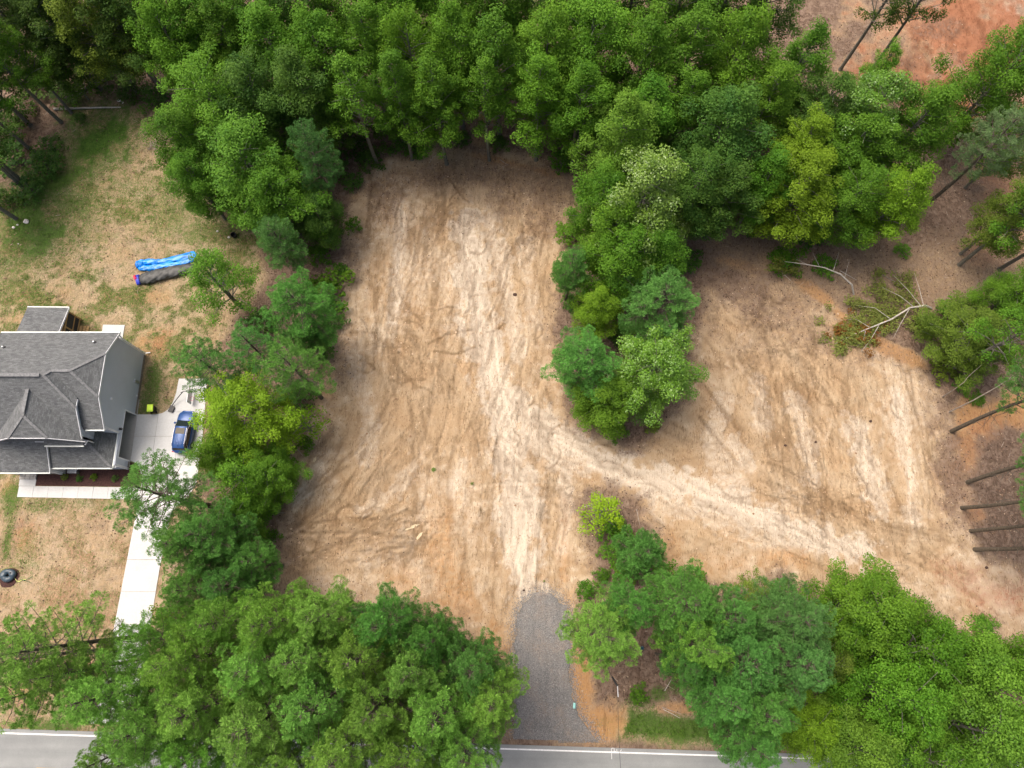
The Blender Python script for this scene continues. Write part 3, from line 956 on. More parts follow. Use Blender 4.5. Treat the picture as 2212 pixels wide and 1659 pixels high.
# gravel bed: domed, ragged rim
g_r = random.Random(3)
rim = []
for i in range(len(GRAVEL)):
    a, b = GRAVEL[i], GRAVEL[(i + 1) % len(GRAVEL)]
    n = max(1, int(math.dist(a, b) / 0.45))
    for q in range(n):
        t = q / n
        jj = 0.3 if a[1] > -3.2 and b[1] > -3.2 else (0.16 if a[1] > -13.5 else 0.04)
        rim.append((a[0] + (b[0] - a[0]) * t + g_r.uniform(-jj, jj), a[1] + (b[1] - a[1]) * t + g_r.uniform(-jj, jj)))
cx0, cy0 = 2.9, -7.5
rings = [(1.0, -0.03), (0.97, 0.035), (0.9, 0.05), (0.6, 0.06), (0.3, 0.06)]
v, f = [], []
for s_, z_ in rings:
    for p in rim:
        v.append((cx0 + (p[0] - cx0) * s_, cy0 + (p[1] - cy0) * s_, z_))
nr = len(rim)
for r_ in range(len(rings) - 1):
    for k in range(nr):
        f.append((r_ * nr + k, (r_ + 1) * nr + k, (r_ + 1) * nr + (k + 1) % nr, r_ * nr + (k + 1) % nr)[::-1])
v.append((cx0, cy0, 0.06))
q0 = (len(rings) - 1) * nr
for k in range(nr):
    f.append((q0 + k, len(v) - 1, q0 + (k + 1) % nr)[::-1])
gb = MB().add(v, f)
grav = gb.build("gravel_driveway", M['gravel'])
tag(grav, "grey crushed gravel entrance from the road to the lot", "driveway", kind="structure")


def clip_half(poly, a, b, c):
    """keep a*x+b*y<=c"""
    out = []
    for i in range(len(poly)):
        p, q = poly[i], poly[(i + 1) % len(poly)]
        dp = a * p[0] + b * p[1] - c
        dq = a * q[0] + b * q[1] - c
        if dp <= 0: out.append(p)
        if (dp < 0 < dq) or (dq < 0 < dp):
            t = dp / (dp - dq)
            out.append((p[0] + (q[0] - p[0]) * t, p[1] + (q[1] - p[1]) * t))
    return out


def band(poly, y0, y1, x0=None, x1=None):
    p = clip_half(poly, 0, 1, y1)
    p = clip_half(p, 0, -1, -y0)
    if x0 is not None: p = clip_half(p, -1, 0, -x0)
    if x1 is not None: p = clip_half(p, 1, 0, x1)
    return p


def ccw(p):
    a = sum(p[i][0] * p[(i + 1) % len(p)][1] - p[(i + 1) % len(p)][0] * p[i][1] for i in range(len(p)))
    return p if a > 0 else p[::-1]


drive = empty("concrete_driveway", (-37.5, 5, 0))
tag(drive, "pale concrete driveway beside the grey house down to the road", "driveway", kind="structure")


def slab_piece(name, poly, parent, z1=0.045):
    poly = ccw(poly)
    px, py = parent.location.x, parent.location.y
    return MB().prism([(p[0] - px, p[1] - py) for p in poly], -0.05, z1).build(name, M['concrete'], parent)


g = 0.014
cuts = [22.5, 18.6, 15.85, 12.7, 9.2, 6.0, 2.8, -0.4, -3.6, -6.8, -10.0, -12.8]
for i in range(len(cuts) - 1):
    y1, y0 = cuts[i], cuts[i + 1]
    if i in (1, 2):
        for xa, xb in ((-41.3, -38.9), (-38.9, -36.4), (-36.4, -33.0)):
            p = band(DRIVE, y0 + g, y1 - g, xa + g, xb - g)
            if len(p) > 2: slab_piece("concrete_slab", p, drive)
    elif i == 3:
        for xa, xb in ((-41.3, -36.6), (-36.6, -33.0)):
            p = band(DRIVE, y0 + g, y1 - g, xa + g, xb - g)
            if len(p) > 2: slab_piece("concrete_slab", p, drive)
    else:
        p = band(DRIVE, y0 + g, y1 - g)
        if len(p) > 2: slab_piece("concrete_slab", p, drive)
walk = empty("concrete_walkway", (-46, 9.7, 0))
tag(walk, "pale concrete walk along the planting bed of the grey house", "walkway", kind="structure")
x = -52.7
while x < -39.8:
    x2 = min(x + 1.6, -39.67)
    sl = 0.012
    ya = lambda q: 10.42 - (q + 51) * 0.012
    yb = lambda q: 9.28 - (q + 52.7) * 0.02
    slab_piece("concrete_slab", [(x + sl, yb(x)), (x2 - sl, yb(x2)), (x2 - sl, ya(x2)), (x + sl, ya(x))], walk)
    x = x2
slab_piece("concrete_slab", [(-52.74, 10.47), (-50.98, 10.44), (-50.98, 11.16), (-52.76, 11.16)], walk)

# ------------------------------------------------------------------ grey house
HX, HY = -47.0, 19.5
house = empty("grey_house", (HX, HY, 0))
tag(house, "grey sided two storey house with shingle roof and open garage", "house")


def loc(p):
    return (p[0] - HX, p[1] - HY, p[2])


def hbox(name, x0, x1, y0, y1, z0, z1, mat, parent=None):
    return MB().box(x0 - HX, x1 - HX, y0 - HY, y1 - HY, z0, z1).build(name, mat, parent or house)


def hslab(name, pts, d, mat, parent=None):
    return MB().slab([loc(p) for p in pts], d).build(name, mat, parent or house)


def roof_plane(pts, parent=None, th=0.16, name="roof_slope"):
    """one shingled slope, UV along eave and up the slope"""
    P = [Vector(loc(p)) for p in pts]
    n = (P[1] - P[0]).cross(P[2] - P[0])
    if n.z < 0:
        P = P[::-1]
        n = -n
    n.normalize()
    hz = Vector((0, 0, 1)).cross(n).normalized()
    up = n.cross(hz)
    mb = MB()
    k = len(P)
    vv = [tuple(p) for p in P] + [(p.x, p.y, p.z - th) for p in P]
    ff = [tuple(range(k)), tuple(range(2 * k - 1, k - 1, -1))] + [((i + 1) % k, i, k + i, k + (i + 1) % k) for i in range(k)]
    mb.add(vv, ff)
    me = mb.mesh(name)
    uvl = me.uv_layers.new(name="UVMap")
    for lp in me.loops:
        co = me.vertices[lp.vertex_index].co
        uvl.data[lp.index].uv = (co.dot(hz), co.dot(up))
    return link(name, me, parent or house, M['shingle'])


def strip(name, pts, w, h, mat, parent=None, dz=0.0):
    mb = MB()
    q = [Vector(loc(p)) + Vector((0, 0, dz)) for p in pts]
    for a, b in zip(q[:-1], q[1:]):
        mb.bar(a, b, w, h)
    return mb.build(name, mat, parent or house)


EA = 5.9      # eave height
PT = 0.65     # pitch
XE, XM, XW = -41.15, -43.2, -53.6
YN = 25.7
YSe, YSm = 15.3, 14.15
YRe = (YN + YSe) / 2
ZRe = EA + PT * (YN - YRe)
YRm = (YN + YSm) / 2
ZRm = EA + PT * (YN - YRm)
ZC = 7.8      # clip height of the gable ends
yc = (ZC - EA) / PT
apE = -43.5
apM = -45.75
roof = empty("roof", (0, 0, 0))
roof.parent = house
# north slope (one plane for both blocks up to the lower ridge, then the taller ridge piece)
roof_plane([(XE, YN, EA), (XE, YN - yc, ZC), (apE, YRe, ZRe), (apM + 0.45, YRe, ZRe), (apM, YRm, ZRm), (XW, YRm, ZRm), (XW, YN, EA)], roof)
# east block: south slope and clipped end
roof_plane([(XE, YSe, EA), (XM, YSe, EA), (XM - 1.2, YSe + 3.2, EA + 3.2 * PT), (apM + 0.45, YRe, ZRe), (apE, YRe, ZRe), (XE, YSe + yc, ZC)], roof)
roof_plane([(XE, YN - yc, ZC), (XE, YSe + yc, ZC), (apE, YRe, ZRe)], roof)
# main block: south slope and clipped end
roof_plane([(XM, YSm, EA), (XM, YSm + yc, ZC), (apM, YRm, ZRm), (XW, YRm, ZRm), (XW, YSm, EA)], roof)
roof_plane([(XM, YSm + yc, ZC), (XM, YSm + yc + 1.1, ZC + 0.05), (apM + 0.45, YRe, ZRe), (apM, YRm, ZRm)], roof)
# cross gable to the front
XC, ZX = -47.5, 8.9
yx = YSm + (ZX - EA) / PT
ZCx = 7.65
hw = (ZX - ZCx) / PT
YF = 14.1
E_e = XC + (ZX - EA) / PT
W_e = XC - (ZX - EA) / PT
apx = 16.05
roof_plane([(XC, yx, ZX), (XC, apx, ZX), (XC + hw, YF, ZCx), (E_e - 0.05, YF, EA + 0.03)], roof)
roof_plane([(XC, yx, ZX), (XC, apx, ZX), (XC - hw, YF, ZCx), (W_e + 0.05, YF, EA + 0.03)], roof)
roof_plane([(XC, apx, ZX), (XC + hw, YF, ZCx), (XC - hw, YF, ZCx)], roof)
# pent strip under the gable, lower garage hip roof, porch roofs
roof_plane([(-47.1, 13.75, 5.55), (XM, 13.75, 5.55), (XM, 14.3, 5.85), (-47.1, 14.3, 5.85)], roof, 0.1)
hip = roof_plane([(-47.85, 11.95, 2.75), (-41.55, 11.95, 2.75), (-43.95, 14.5, 4.05), (-47.85, 14.5, 4.05)], roof, name="garage_roof_slope")
roof_plane([(-41.55, 11.95, 2.75), (-41.55, 15.75, 2.75), (-43.4, 15.75, 3.75), (-43.95, 15.4, 4.05), (-43.95, 14.5, 4.05)], roof, name="garage_roof_slope")
roof_plane([(-53.6, 11.45, 2.85), (-47.87, 11.45, 2.85), (-47.87, 14.5, 4.35), (-53.6, 14.5, 4.35)], roof, name="porch_roof_slope")
roof_plane([(-53.55, 29.8, 2.9), (-49.0, 29.75, 2.9), (-49.0, 25.2, 4.2), (-53.55, 25.2, 4.2)], roof, name="rear_porch_roof_slope")
roof_plane([(-49.1, 26.75, 2.75), (-45.65, 26.75, 2.75), (-45.65, 25.2, 3.2), (-49.1, 25.2, 3.2)], roof, name="rear_door_roof_slope")
# caps and ridge vents
for pts in ([(XE, YN - yc, ZC), (apE, YRe, ZRe), (apM + 0.45, YRe, ZRe), (apM, YRm, ZRm)], [(XE, YSe + yc, ZC), (apE, YRe, ZRe)], [(XM, YSm + yc, ZC), (apM, YRm, ZRm)],
            [(XC, yx, ZX), (XC, apx, ZX), (XC + hw, YF, ZCx)], [(XC, apx, ZX), (XC - hw, YF, ZCx)], [(-41.55, 11.95, 2.75), (-43.95, 14.5, 4.05)]):
    strip("hip_cap", pts, 0.26, 0.04, M['ridge_cap'], roof, 0.015)
strip("ridge_vent", [(-46.05, YRm, ZRm), (XW, YRm, ZRm)], 0.34, 0.12, M['ridge_cap'], roof, 0.07)
strip("ridge_vent", [(XC, yx - 0.1, ZX), (XC, apx + 0.25, ZX)], 0.34, 0.12, M['ridge_cap'], roof, 0.07)
# gutters and rake boards
for pts in ([(XW, YN + 0.06, EA), (XE + 0.02, YN + 0.06, EA)], [(XM + 0.15, YSe - 0.06, EA), (XE + 0.02, YSe - 0.06, EA)], [(-47.1, 13.69, 5.52), (XM + 0.03, 13.69, 5.52)],
            [(-47.85, 11.89, 2.72), (-41.5, 11.89, 2.72)], [(-41.49, 11.95, 2.72), (-41.49, 15.75, 2.72)], [(-53.6, 11.39, 2.82), (-47.83, 11.39, 2.82)],
            [(-53.6, 29.86, 2.87), (-49.0, 29.81, 2.87)], [(-49.1, 26.81, 2.72), (-45.6, 26.81, 2.72)]):
    strip("gutter", pts, 0.12, 0.13, M['gutter'], roof, -0.05)
for pts in ([(XE + 0.02, YN, EA), (XE + 0.02, YN - yc, ZC), (XE + 0.02, YSe + yc, ZC), (XE + 0.02, YSe, EA)],
            [(XM + 0.02, YSm, EA), (XM + 0.02, YSm + yc, ZC), (XM + 0.02, YSm + yc + 0.9, ZC)], [(-47.83, 11.45, 2.85), (-47.83, 14.4, 4.3)], [(-48.97, 29.75, 2.9), (-48.97, 25.3, 4.17)],
            [(XC - hw, YF - 0.03, ZCx), (XC + hw, YF - 0.03, ZCx)], [(XC + hw, YF - 0.03, ZCx), (E_e, YF - 0.03, EA)], [(XC - hw, YF - 0.03, ZCx), (W_e, YF - 0.03, EA)]):
    strip("rake_board", pts, 0.05, 0.2, M['white_trim'], roof, -0.1)
# plumbing vents on the north slope
for vx, vy in ((-51.9, 23.6), (-43.0, 24.3)):
    z = EA + PT * (YN - vy)
    MB().tube([(vx - HX, vy - HY, z - 0.1), (vx - HX, vy - HY, z + 0.35)], 0.055, 8).build("vent_pipe", M['metal'], roof)
    MB().lathe([(0.16, -0.03), (0.13, 0.06), (0.06, 0.08)], 10, (vx - HX, vy - HY, z + 0.02)).build("vent_flashing", M['black_plastic'], roof)

# walls
WE = -41.3
hslab("wall", [(WE, 18.22, 0.0), (WE, 25.2, 0.0), (WE, 25.2, 5.85), (WE, 18.22, 5.85)], (-0.2, 0, 0), M['siding'])
hslab("wall", [(WE, 15.6, 2.32), (WE, 18.22, 2.32), (WE, 18.22, 5.85), (WE, 15.6, 5.85)], (-0.2, 0, 0), M['siding'])
hslab("wall", [(WE, 12.25, 2.32), (WE, 15.6, 2.32), (WE, 15.6, 2.72), (WE, 12.25, 2.72)], (-0.2, 0, 0), M['siding'])
hslab("wall", [(WE, 12.25, 0), (WE, 13.16, 0), (WE, 13.16, 2.32), (WE, 12.25, 2.32)], (-0.2, 0, 0), M['siding'])
hslab("gable_wall", [(WE, 25.2, 5.85), (WE, 22.6, 7.62), (WE, 18.3, 7.62), (WE, 15.6, 5.85)][::-1], (-0.2, 0, 0), M['siding'])
hbox("wall", XW + 0.3, WE - 0.2, 25.0, 25.2, 0, 5.85, M['siding'])
hbox("wall", XW + 0.3, XW + 0.5, 14.5, 25.0, 0, 5.85, M['siding'])
hbox("wall", -47.9, WE - 0.2, 12.25, 12.45, 0, 2.7, M['siding'])
hbox("wall", XW + 0.5, XM - 0.15, 14.5, 14.7, 0, 5.8, M['siding'])
hbox("wall", XM - 0.15, WE - 0.2, 15.6, 15.8, 2.6, 5.8, M['siding'])
hslab("wall", [(XM - 0.15, 14.5, 2.8), (XM - 0.15, 15.8, 2.8), (XM - 0.15, 18.0, 7.5), (XM - 0.15, 16.8, 7.5), (XM - 0.15, 14.5, 5.8)], (-0.2, 0, 0), M['siding'])
hslab("gable_wall", [(W_e + 0.5, 14.4, 5.8), (E_e - 0.5, 14.4, 5.8), (XC + hw, 14.4, ZCx - 0.12), (XC - hw, 14.4, ZCx - 0.12)], (0, 0.1, 0), M['siding'])
hbox("foundation", WE - 0.18, WE + 0.03, 18.22, 25.22, 0, 0.35, M['brick'])
hbox("foundation", WE - 0.18, WE + 0.03, 12.2, 13.12, 0, 0.25, M['brick'])
# garage
gar = empty("garage_bay", (0, 0, 0))
gar.parent = house
hbox("floor", -47.6, WE + 0.08, 12.5, 20.0, -0.02, 0.05, M['garage_floor'], gar)
hbox("side_wall", -47.6, WE - 0.2, 19.0, 19.1, 0.05, 2.6, M['interior'], gar)
hbox("back_wall", -47.7, -47.6, 12.45, 19.1, 0.05, 2.6, M['interior'], gar)
hbox("ceiling", -47.6, WE - 0.2, 12.45, 19.0, 2.6, 2.66, M['interior'], gar)
hbox("raised_door", -45.6, WE - 0.45, 13.3, 18.1, 2.42, 2.47, M['white_trim'], gar)
hbox("door_trim", WE - 0.02, WE + 0.04, 18.18, 18.32, 0, 2.42, M['white_trim'], gar)
hbox("door_trim", WE - 0.02, WE + 0.04, 13.06, 13.2, 0, 2.42, M['white_trim'], gar)
hbox("door_header", WE - 0.02, WE + 0.045, 13.06, 18.32, 2.3, 2.43, M['white_trim'], gar)
# corner boards, downspouts, wall fixtures
for x0, y0, z0, z1 in ((WE, 25.12, 0, 5.8), (WE, 15.62, 2.9, 5.8), (WE, 12.3, 0, 2.65)):
    hbox("corner_board", x0 - 0.02, x0 + 0.04, y0, y0 + 0.12, z0, z1, M['white_trim'])
for pts in ([(WE + 0.1, 25.45, 5.75), (WE + 0.1, 25.3, 5.3), (WE + 0.1, 25.3, 0.3), (WE + 0.55, 25.45, 0.1)], [(WE + 0.1, 15.4, 5.75), (WE + 0.12, 15.55, 5.4), (WE + 0.12, 15.55, 3.2)],
            [(XM + 0.1, 13.85, 5.4), (XM + 0.1, 14.35, 5.1), (XM + 0.1, 14.35, 4.0)], [(WE + 0.05, 12.05, 2.65), (WE + 0.08, 12.2, 2.3), (WE + 0.08, 12.2, 0.2)]):
    strip("downspout", pts, 0.09, 0.09, M['white_trim'])
hbox("wall_light", WE, WE + 0.25, 15.95, 16.15, 2.75, 3.0, M['black_plastic'])
hbox("vent_hood", WE, WE + 0.12, 18.6, 18.8, 5.2, 5.4, M['white_trim'])
hbox("vent_hood", WE, WE + 0.1, 20.2, 20.35, 0.5, 0.65, M['white_trim'])
hbox("meter_box", WE, WE + 0.14, 21.6, 21.9, 0.6, 1.5, M['metal'])
# front windows in the gable and porch door
win = hbox("window", -48.6, -46.6, 14.33, 14.38, 4.7, 6.2, M['glass'])
hbox("window_frame", -48.72, -46.48, 14.29, 14.34, 6.2, 6.32, M['white_trim'], win)
hbox("window_frame", -48.72, -46.48, 14.29, 14.34, 4.58, 4.7, M['white_trim'], win)
hbox("front_door", -50.6, -49.6, 14.4, 14.48, 0.3, 2.4, M['door_paint'])
# front porch: slab, stone step, column
hbox("porch_floor", -53.3, -47.95, 11.75, 14.5, 0, 0.3, M['garage_floor'])
st = empty("porch_step", (0, 0, 0))
st.parent = house
rs = random.Random(8)
for i, (x0, x1) in enumerate(((-52.76, -52.2), (-52.17, -51.65), (-51.62, -51.3), (-51.27, -50.98))):
    for y0, y1 in ((11.18, 11.45), (11.48, 11.74)):
        hbox("flagstone", x0 + rs.uniform(0, .05), x1, y0, y1, 0, 0.16 + rs.uniform(0, .015), M['stone_grey'] if 'stone_grey' in M else M['garage_floor'], st)
hbox("porch_column", -48.35, -48.1, 11.62, 11.87, 0.3, 2.75, M['white_trim'])
hbox("porch_column", -52.95, -52.7, 11.62, 11.87, 0.3, 2.75, M['white_trim'])
hbox("electric_box", -47.5, -46.5, 11.75, 12.2, 0, 0.55, M['metal'])
# rear screened porch in raw lumber with steps
rp = empty("rear_porch", (0, 0, 0))
rp.parent = house
hbox("deck", -53.4, -49.1, 25.25, 29.5, 0.35, 0.5, M['new_wood'], rp)
for px_, py_ in ((-49.2, 29.4), (-49.2, 27.6), (-49.2, 25.4), (-53.3, 29.4), (-51.2, 29.4)):
    hbox("post", px_ - 0.08, px_ + 0.08, py_ - 0.08, py_ + 0.08, 0, 2.75, M['new_wood'], rp)
hbox("rail", -49.25, -49.13, 25.5, 29.4, 1.25, 1.38, M['new_wood'], rp)
hbox("top_beam", -49.3, -49.1, 25.3, 29.5, 2.6, 2.8, M['new_wood'], rp)
hbox("screen_panel", -49.18, -49.17, 25.5, 27.5, 0.5, 2.6, M['screen'], rp)
hbox("screen_panel", -49.18, -49.17, 27.7, 29.3, 0.5, 2.6, M['screen'], rp)
for i in range(3):
    hbox("tread", -49.05 + i * 0.3, -48.75 + i * 0.3, 27.0, 28.6, 0.30 - i * 0.13, 0.35 - i * 0.13, M['new_wood'], rp)
hbox("stair_rail", -49.1, -47.9, 26.9, 26.98, 0.85, 0.95, M['new_wood'], rp)
patio = sheet("patio_slab", ccw([(-46.65, 25.25), (-44.2, 25.25), (-44.15, 28.78), (-46.63, 28.82)]), -0.05, 0.05, M['concrete'])
tag(patio, "small pale concrete pad behind the grey house", "patio", kind="structure")
bed = sheet("planting_bed", ccw([(-50.95, 10.48), (-39.8, 10.35), (-39.85, 11.5), (-40.2, 12.38), (-40.7, 12.85), (-41.25, 13.05), (-41.25, 12.2), (-47.9, 12.2), (-47.9, 11.7), (-50.95, 11.7)]), -0.03, 0.03, M['mulch'])
tag(bed, "dark brown mulch bed between house front and walk", "flower bed", kind="structure")

# ------------------------------------------------------------------ parked car
def blend(a, b, t):
    return a + (b - a) * t


car = empty("parked_car", (-35.45, 16.2, 0.045), math.radians(-3.0))
tag(car, "dark blue station wagon style car parked on the concrete drive", "car")
# stations: y, half width, z low, z belt (top of lower body)
stn = [(-2.33, .62, .42, .80), (-2.25, .80, .32, .98), (-2.0, .90, .26, 1.04), (-1.3, .935, .24, 1.03), (0, .945, .24, 1.0), (0.9, .94, .24, .98), (1.35, .925, .25, 1.0), (1.8, .89, .27, .93), (2.15, .80, .32, .82), (2.33, .58, .42, .70)]
v, f = [], []
for y, w, z0, zb in stn:
    ring = [(-w * .86, z0), (-w, z0 + .14), (-w * 1.0, zb - .18), (-w * .95, zb - .03), (-w * .80, zb + .02), (0, zb + .045), (w * .80, zb + .02), (w * .95, zb - .03), (w, zb - .18), (w, z0 + .14), (w * .86, z0)]
    v += [(a, y, b) for a, b in ring]
n = 11
for i in range(len(stn) - 1):
    for k in range(n - 1):
        f.append((i * n + k, i * n + k + 1, (i + 1) * n + k + 1, (i + 1) * n + k))
    f.append((i * n + n - 1, i * n, (i + 1) * n, (i + 1) * n + n - 1))
f += [tuple(range(n)), tuple(range((len(stn) - 1) * n + n - 1, (len(stn) - 1) * n - 1, -1))]
MB().add(v, [q[::-1] for q in f]).build("body", M['car_paint'], car, True)
# greenhouse (glass) and roof panel
gh = [(-2.12, .70, 1.0, .70), (-1.75, .80, 1.0, 1.50), (-1.2, .84, 1.0, 1.60), (0.0, .85, 1.0, 1.62), (0.35, .84, .98, 1.58), (1.22, .78, .98, 1.0)]
v, f = [], []
for y, w, zb, zt in gh:
    zt = max(zt, zb + .02)
    q = (zt - zb)
    tw = w * (1 - .20 * min(1, q / .6))
    v += [(-w, y, zb), (-tw, y, zt), (0, y, zt + .02 * min(1, q / .5)), (tw, y, zt), (w, y, zb)]
n = 5
for i in range(len(gh) - 1):
    for k in range(n - 1):
        f.append((i * n + k, (i + 1) * n + k, (i + 1) * n + k + 1, i * n + k + 1))
f += [tuple(range(n - 1, -1, -1)), tuple(range((len(gh) - 1) * n, len(gh) * n))]
MB().add(v, [q[::-1] for q in f]).build("greenhouse", M['glass'], car)
v, f = [], []
rf_ = [(-1.95, .62, 1.46), (-1.7, .66, 1.565), (-1.2, .68, 1.645), (-.3, .69, 1.665), (.2, .68, 1.65), (.42, .66, 1.60)]
for y, w, z in rf_:
    v += [(-w, y, z - .03), (-w * .9, y, z + .01), (0, y, z + .03), (w * .9, y, z + .01), (w, y, z - .03)]
for i in range(len(rf_) - 1):
    for k in range(4):
        f.append((i * 5 + k, i * 5 + k + 1, (i + 1) * 5 + k + 1, (i + 1) * 5 + k))
rfo = MB().add(v, [q[::-1] for q in f]).build("roof_panel", M['car_paint'], car, True)
for k in (-.36, -.18, 0, .18, .36):
    MB().bar((k, -1.6, 1.672), (k, -.55, 1.692), .03, .012).build("roof_rib", M['car_paint'], rfo)
MB().slab([(-.5, -.42, 1.705), (.5, -.42, 1.705), (.48, .22, 1.69), (-.48, .22, 1.69)][::-1], (0, 0, -.02)).build("sunroof", M['sunroof'], rfo)
MB().add([(-.03, -1.75, 1.6), (.03, -1.75, 1.6), (0, -1.6, 1.6), (0, -1.78, 1.72)], [(0, 1, 3), (1, 2, 3), (2, 0, 3)]).build("antenna_fin", M['black_plastic'], rfo)
for sx in (-1, 1):
    MB().tube([(sx * .64, -1.75, 1.60), (sx * .66, -1.5, 1.69), (sx * .67, -.2, 1.72), (sx * .66, .25, 1.68)], .028, 6).build("roof_rail", M['chrome'], car)
    MB().tube([(sx * .845, -1.75, 1.03), (sx * .80, -1.55, 1.3), (sx * .72, -1.1, 1.59), (sx * .71, .1, 1.6), (sx * .80, .95, 1.18)], .02, 5).build("window_trim", M['chrome'], car)
    mo = MB().lathe([(.01, -.09), (.10, -.07), (.13, 0), (.10, .07), (.01, .09)], 8, (sx * 1.03, .88, 1.05)).build("mirror", M['car_paint'], car)
    MB().slab([(sx * .55, 2.15, .86), (sx * .8, 2.02, .86), (sx * .84, 1.9, .80), (sx * .58, 2.24, .74)], (0, .04, .02)).build("headlight", M['lamp_clear'], car)
    MB().box(min(sx * .55, sx * .83), max(sx * .55, sx * .83), -2.31, -2.2, .82, .98).build("tail_light", M['lamp_red'], car)
    for wy in (-1.38, 1.38):
        tw = MB()
        prof = [(.20, -.11), (.33, -.11), (.36, -.07), (.36, .07), (.33, .11), (.20, .11)]
        vv, ff = [], []
        for r_, o_ in prof:
            for k in range(18):
                a = 2 * math.pi * k / 18
                vv.append((sx * .86 + o_, wy + r_ * math.cos(a), .36 + r_ * math.sin(a)))
        for i in range(len(prof) - 1):
            for k in range(18):
                ff.append((i * 18 + k, i * 18 + (k + 1) % 18, (i + 1) * 18 + (k + 1) % 18, (i + 1) * 18 + k))
        wh = tw.add(vv, ff).build("wheel", M['tyre'], car)
        rm = MB()
        for k in range(5):
            a = 2 * math.pi * k / 5
            rm.bar((sx * .95, wy, .36), (sx * .95, wy + .24 * math.cos(a), .36 + .24 * math.sin(a)), .03, .06)
        rm.build("rim", M['metal'], wh)
MB().box(-.4, .4, 2.28, 2.36, .42, .62).build("grille", M['black_plastic'], car)
MB().box(-.35, .35, -2.37, -2.28, .55, .7).build("rear_plate_panel", M['black_plastic'], car)

# ------------------------------------------------------------------ wheelie bin
bx, by = plan(324, 881, 1.0)
binr = empty("wheeled_bin", (bx, by, gz(bx, by)), math.radians(4))
tag(binr, "black wheeled bin with lime green lid beside the driveway", "bin")
mb = MB()
mb.add([(-.24, -.24, .05), (.24, -.24, .05), (.24, .26, .05), (-.24, .26, .05), (-.31, -.33, 1.0), (.31, -.33, 1.0), (.31, .36, 1.0), (-.31, .36, 1.0)],
       [(3, 2, 1, 0), (0, 1, 5, 4), (1, 2, 6, 5), (2, 3, 7, 6), (3, 0, 4, 7), (4, 5, 6, 7)])
mb.build("bin_body", M['black_plastic'], binr)
mb = MB()
mb.add([(-.34, -.36, 1.01), (.34, -.36, 1.01), (.33, .40, 1.01), (-.33, .40, 1.01), (-.30, -.32, 1.08), (.30, -.32, 1.08), (.27, .34, 1.10), (-.27, .34, 1.10)],
       [(3, 2, 1, 0), (0, 1, 5, 4), (1, 2, 6, 5), (2, 3, 7, 6), (3, 0, 4, 7), (4, 5, 6, 7)])
mb.build("lid", M['lime_plastic'], binr)
MB().tube([(-.25, -.42, 1.0), (.25, -.42, 1.0)], .025, 6).build("handle", M['lime_plastic'], binr)
for sx in (-1, 1):
    MB().box(sx * .27 - .03, sx * .27 + .03, -.43, -.30, .97, 1.03).build("handle_bracket", M['lime_plastic'], binr)
    mw = MB()
    mw.tube([(sx * .24, -.30, .13), (sx * .32, -.30, .13)], .13, 12)
    mw.build("wheel", M['tyre'], binr)

# ------------------------------------------------------------------ basketball hoop lying beside the drive
hx_, hy_ = plan(371, 884)
hoop = empty("basketball_hoop", (hx_, hy_, 0.045), 0)
tag(hoop, "tipped over portable basketball hoop with black base on the drive", "basketball hoop")
mb = MB().prism([(-.28, -.30), (.22, -.42), (.40, .12), (.30, .30), (-.05, .42)], 0.0, .24)
mb.build("base", M['black_plastic'], hoop)
MB().tube([(.1, .35, .2), (.75, 1.05, .6), (1.45, 1.72, .95)], .045, 8).build("pole", M['cable'], hoop)
MB().tube([(1.2, 1.62, .9), (1.5, 1.75, .97), (2.2, 1.72, 1.1)], .035, 6).build("arm", M['cable'], hoop)
MB().box(2.15, 2.2, .5, 2.1, .25, 1.3).build("backboard", M['white_trim'], hoop)
rr_ = [(2.45 + .23 * math.cos(a), 1.0 + .23 * math.sin(a), .75) for a in [k * math.pi / 8 for k in range(17)]]
MB().tube(rr_, .015, 5, False).build("rim", M['red_vinyl'], hoop)

# ------------------------------------------------------------------ rolled vinyl (deflated play castles) on the yard
def lumpy_roll(path, rw, rh, n=28, seg=60, seed=1, wr=0.12):
    P = [Vector(p) for p in path]
    r = random.Random(seed)
    ph = [r.uniform(0, 6.28) for _ in range(8)]
    v, f = [], []
    for i in range(seg + 1):
        t = i / seg * (len(P) - 1)
        k = min(int(t), len(P) - 2)
        p = P[k].lerp(P[k + 1], t - k)
        tg = (P[k + 1] - P[k]).normalized()
        sd = Vector((-tg.y, tg.x, 0))
        u = i / seg
        endf = min(1, (u * 14) ** .5 if u < .07 else 1, ((1 - u) * 14) ** .5 if u > .93 else 1)
        a_w = np.interp(u, np.linspace(0, 1, len(rw)), rw) * (0.6 + .4 * endf)
        a_h = np.interp(u, np.linspace(0, 1, len(rh)), rh) * (0.6 + .4 * endf)
        for k2 in range(n):
            an = 2 * math.pi * k2 / n
            w = 1 + wr * (math.sin(5 * an + 9 * u * 3 + ph[0]) * .35 + math.sin(3 * an - 26 * u + ph[1]) * .5 + math.sin(8 * an + 41 * u + ph[2]) * .35 + math.sin(2 * an + 60 * u + ph[3]) * .3)
            q = p + sd * (a_w * w * math.cos(an)) + Vector((0, 0, a_h * (1 + w * math.sin(an)) * .9))
            v.append((q.x, q.y, max(0.0, q.z)))
    for i in range(seg):
        for k2 in range(n):
            f.append((i * n + k2, i * n + (k2 + 1) % n, (i + 1) * n + (k2 + 1) % n, (i + 1) * n + k2))
    f += [tuple(range(n - 1, -1, -1)), tuple(range(seg * n, seg * n + n))]
    return MB().add(v, [q[::-1] for q in f])


def rel(o, pts, h=0.0):
    return [(plan(x, y)[0] - o.location.x, plan(x, y)[1] - o.location.y, h) for x, y in pts]


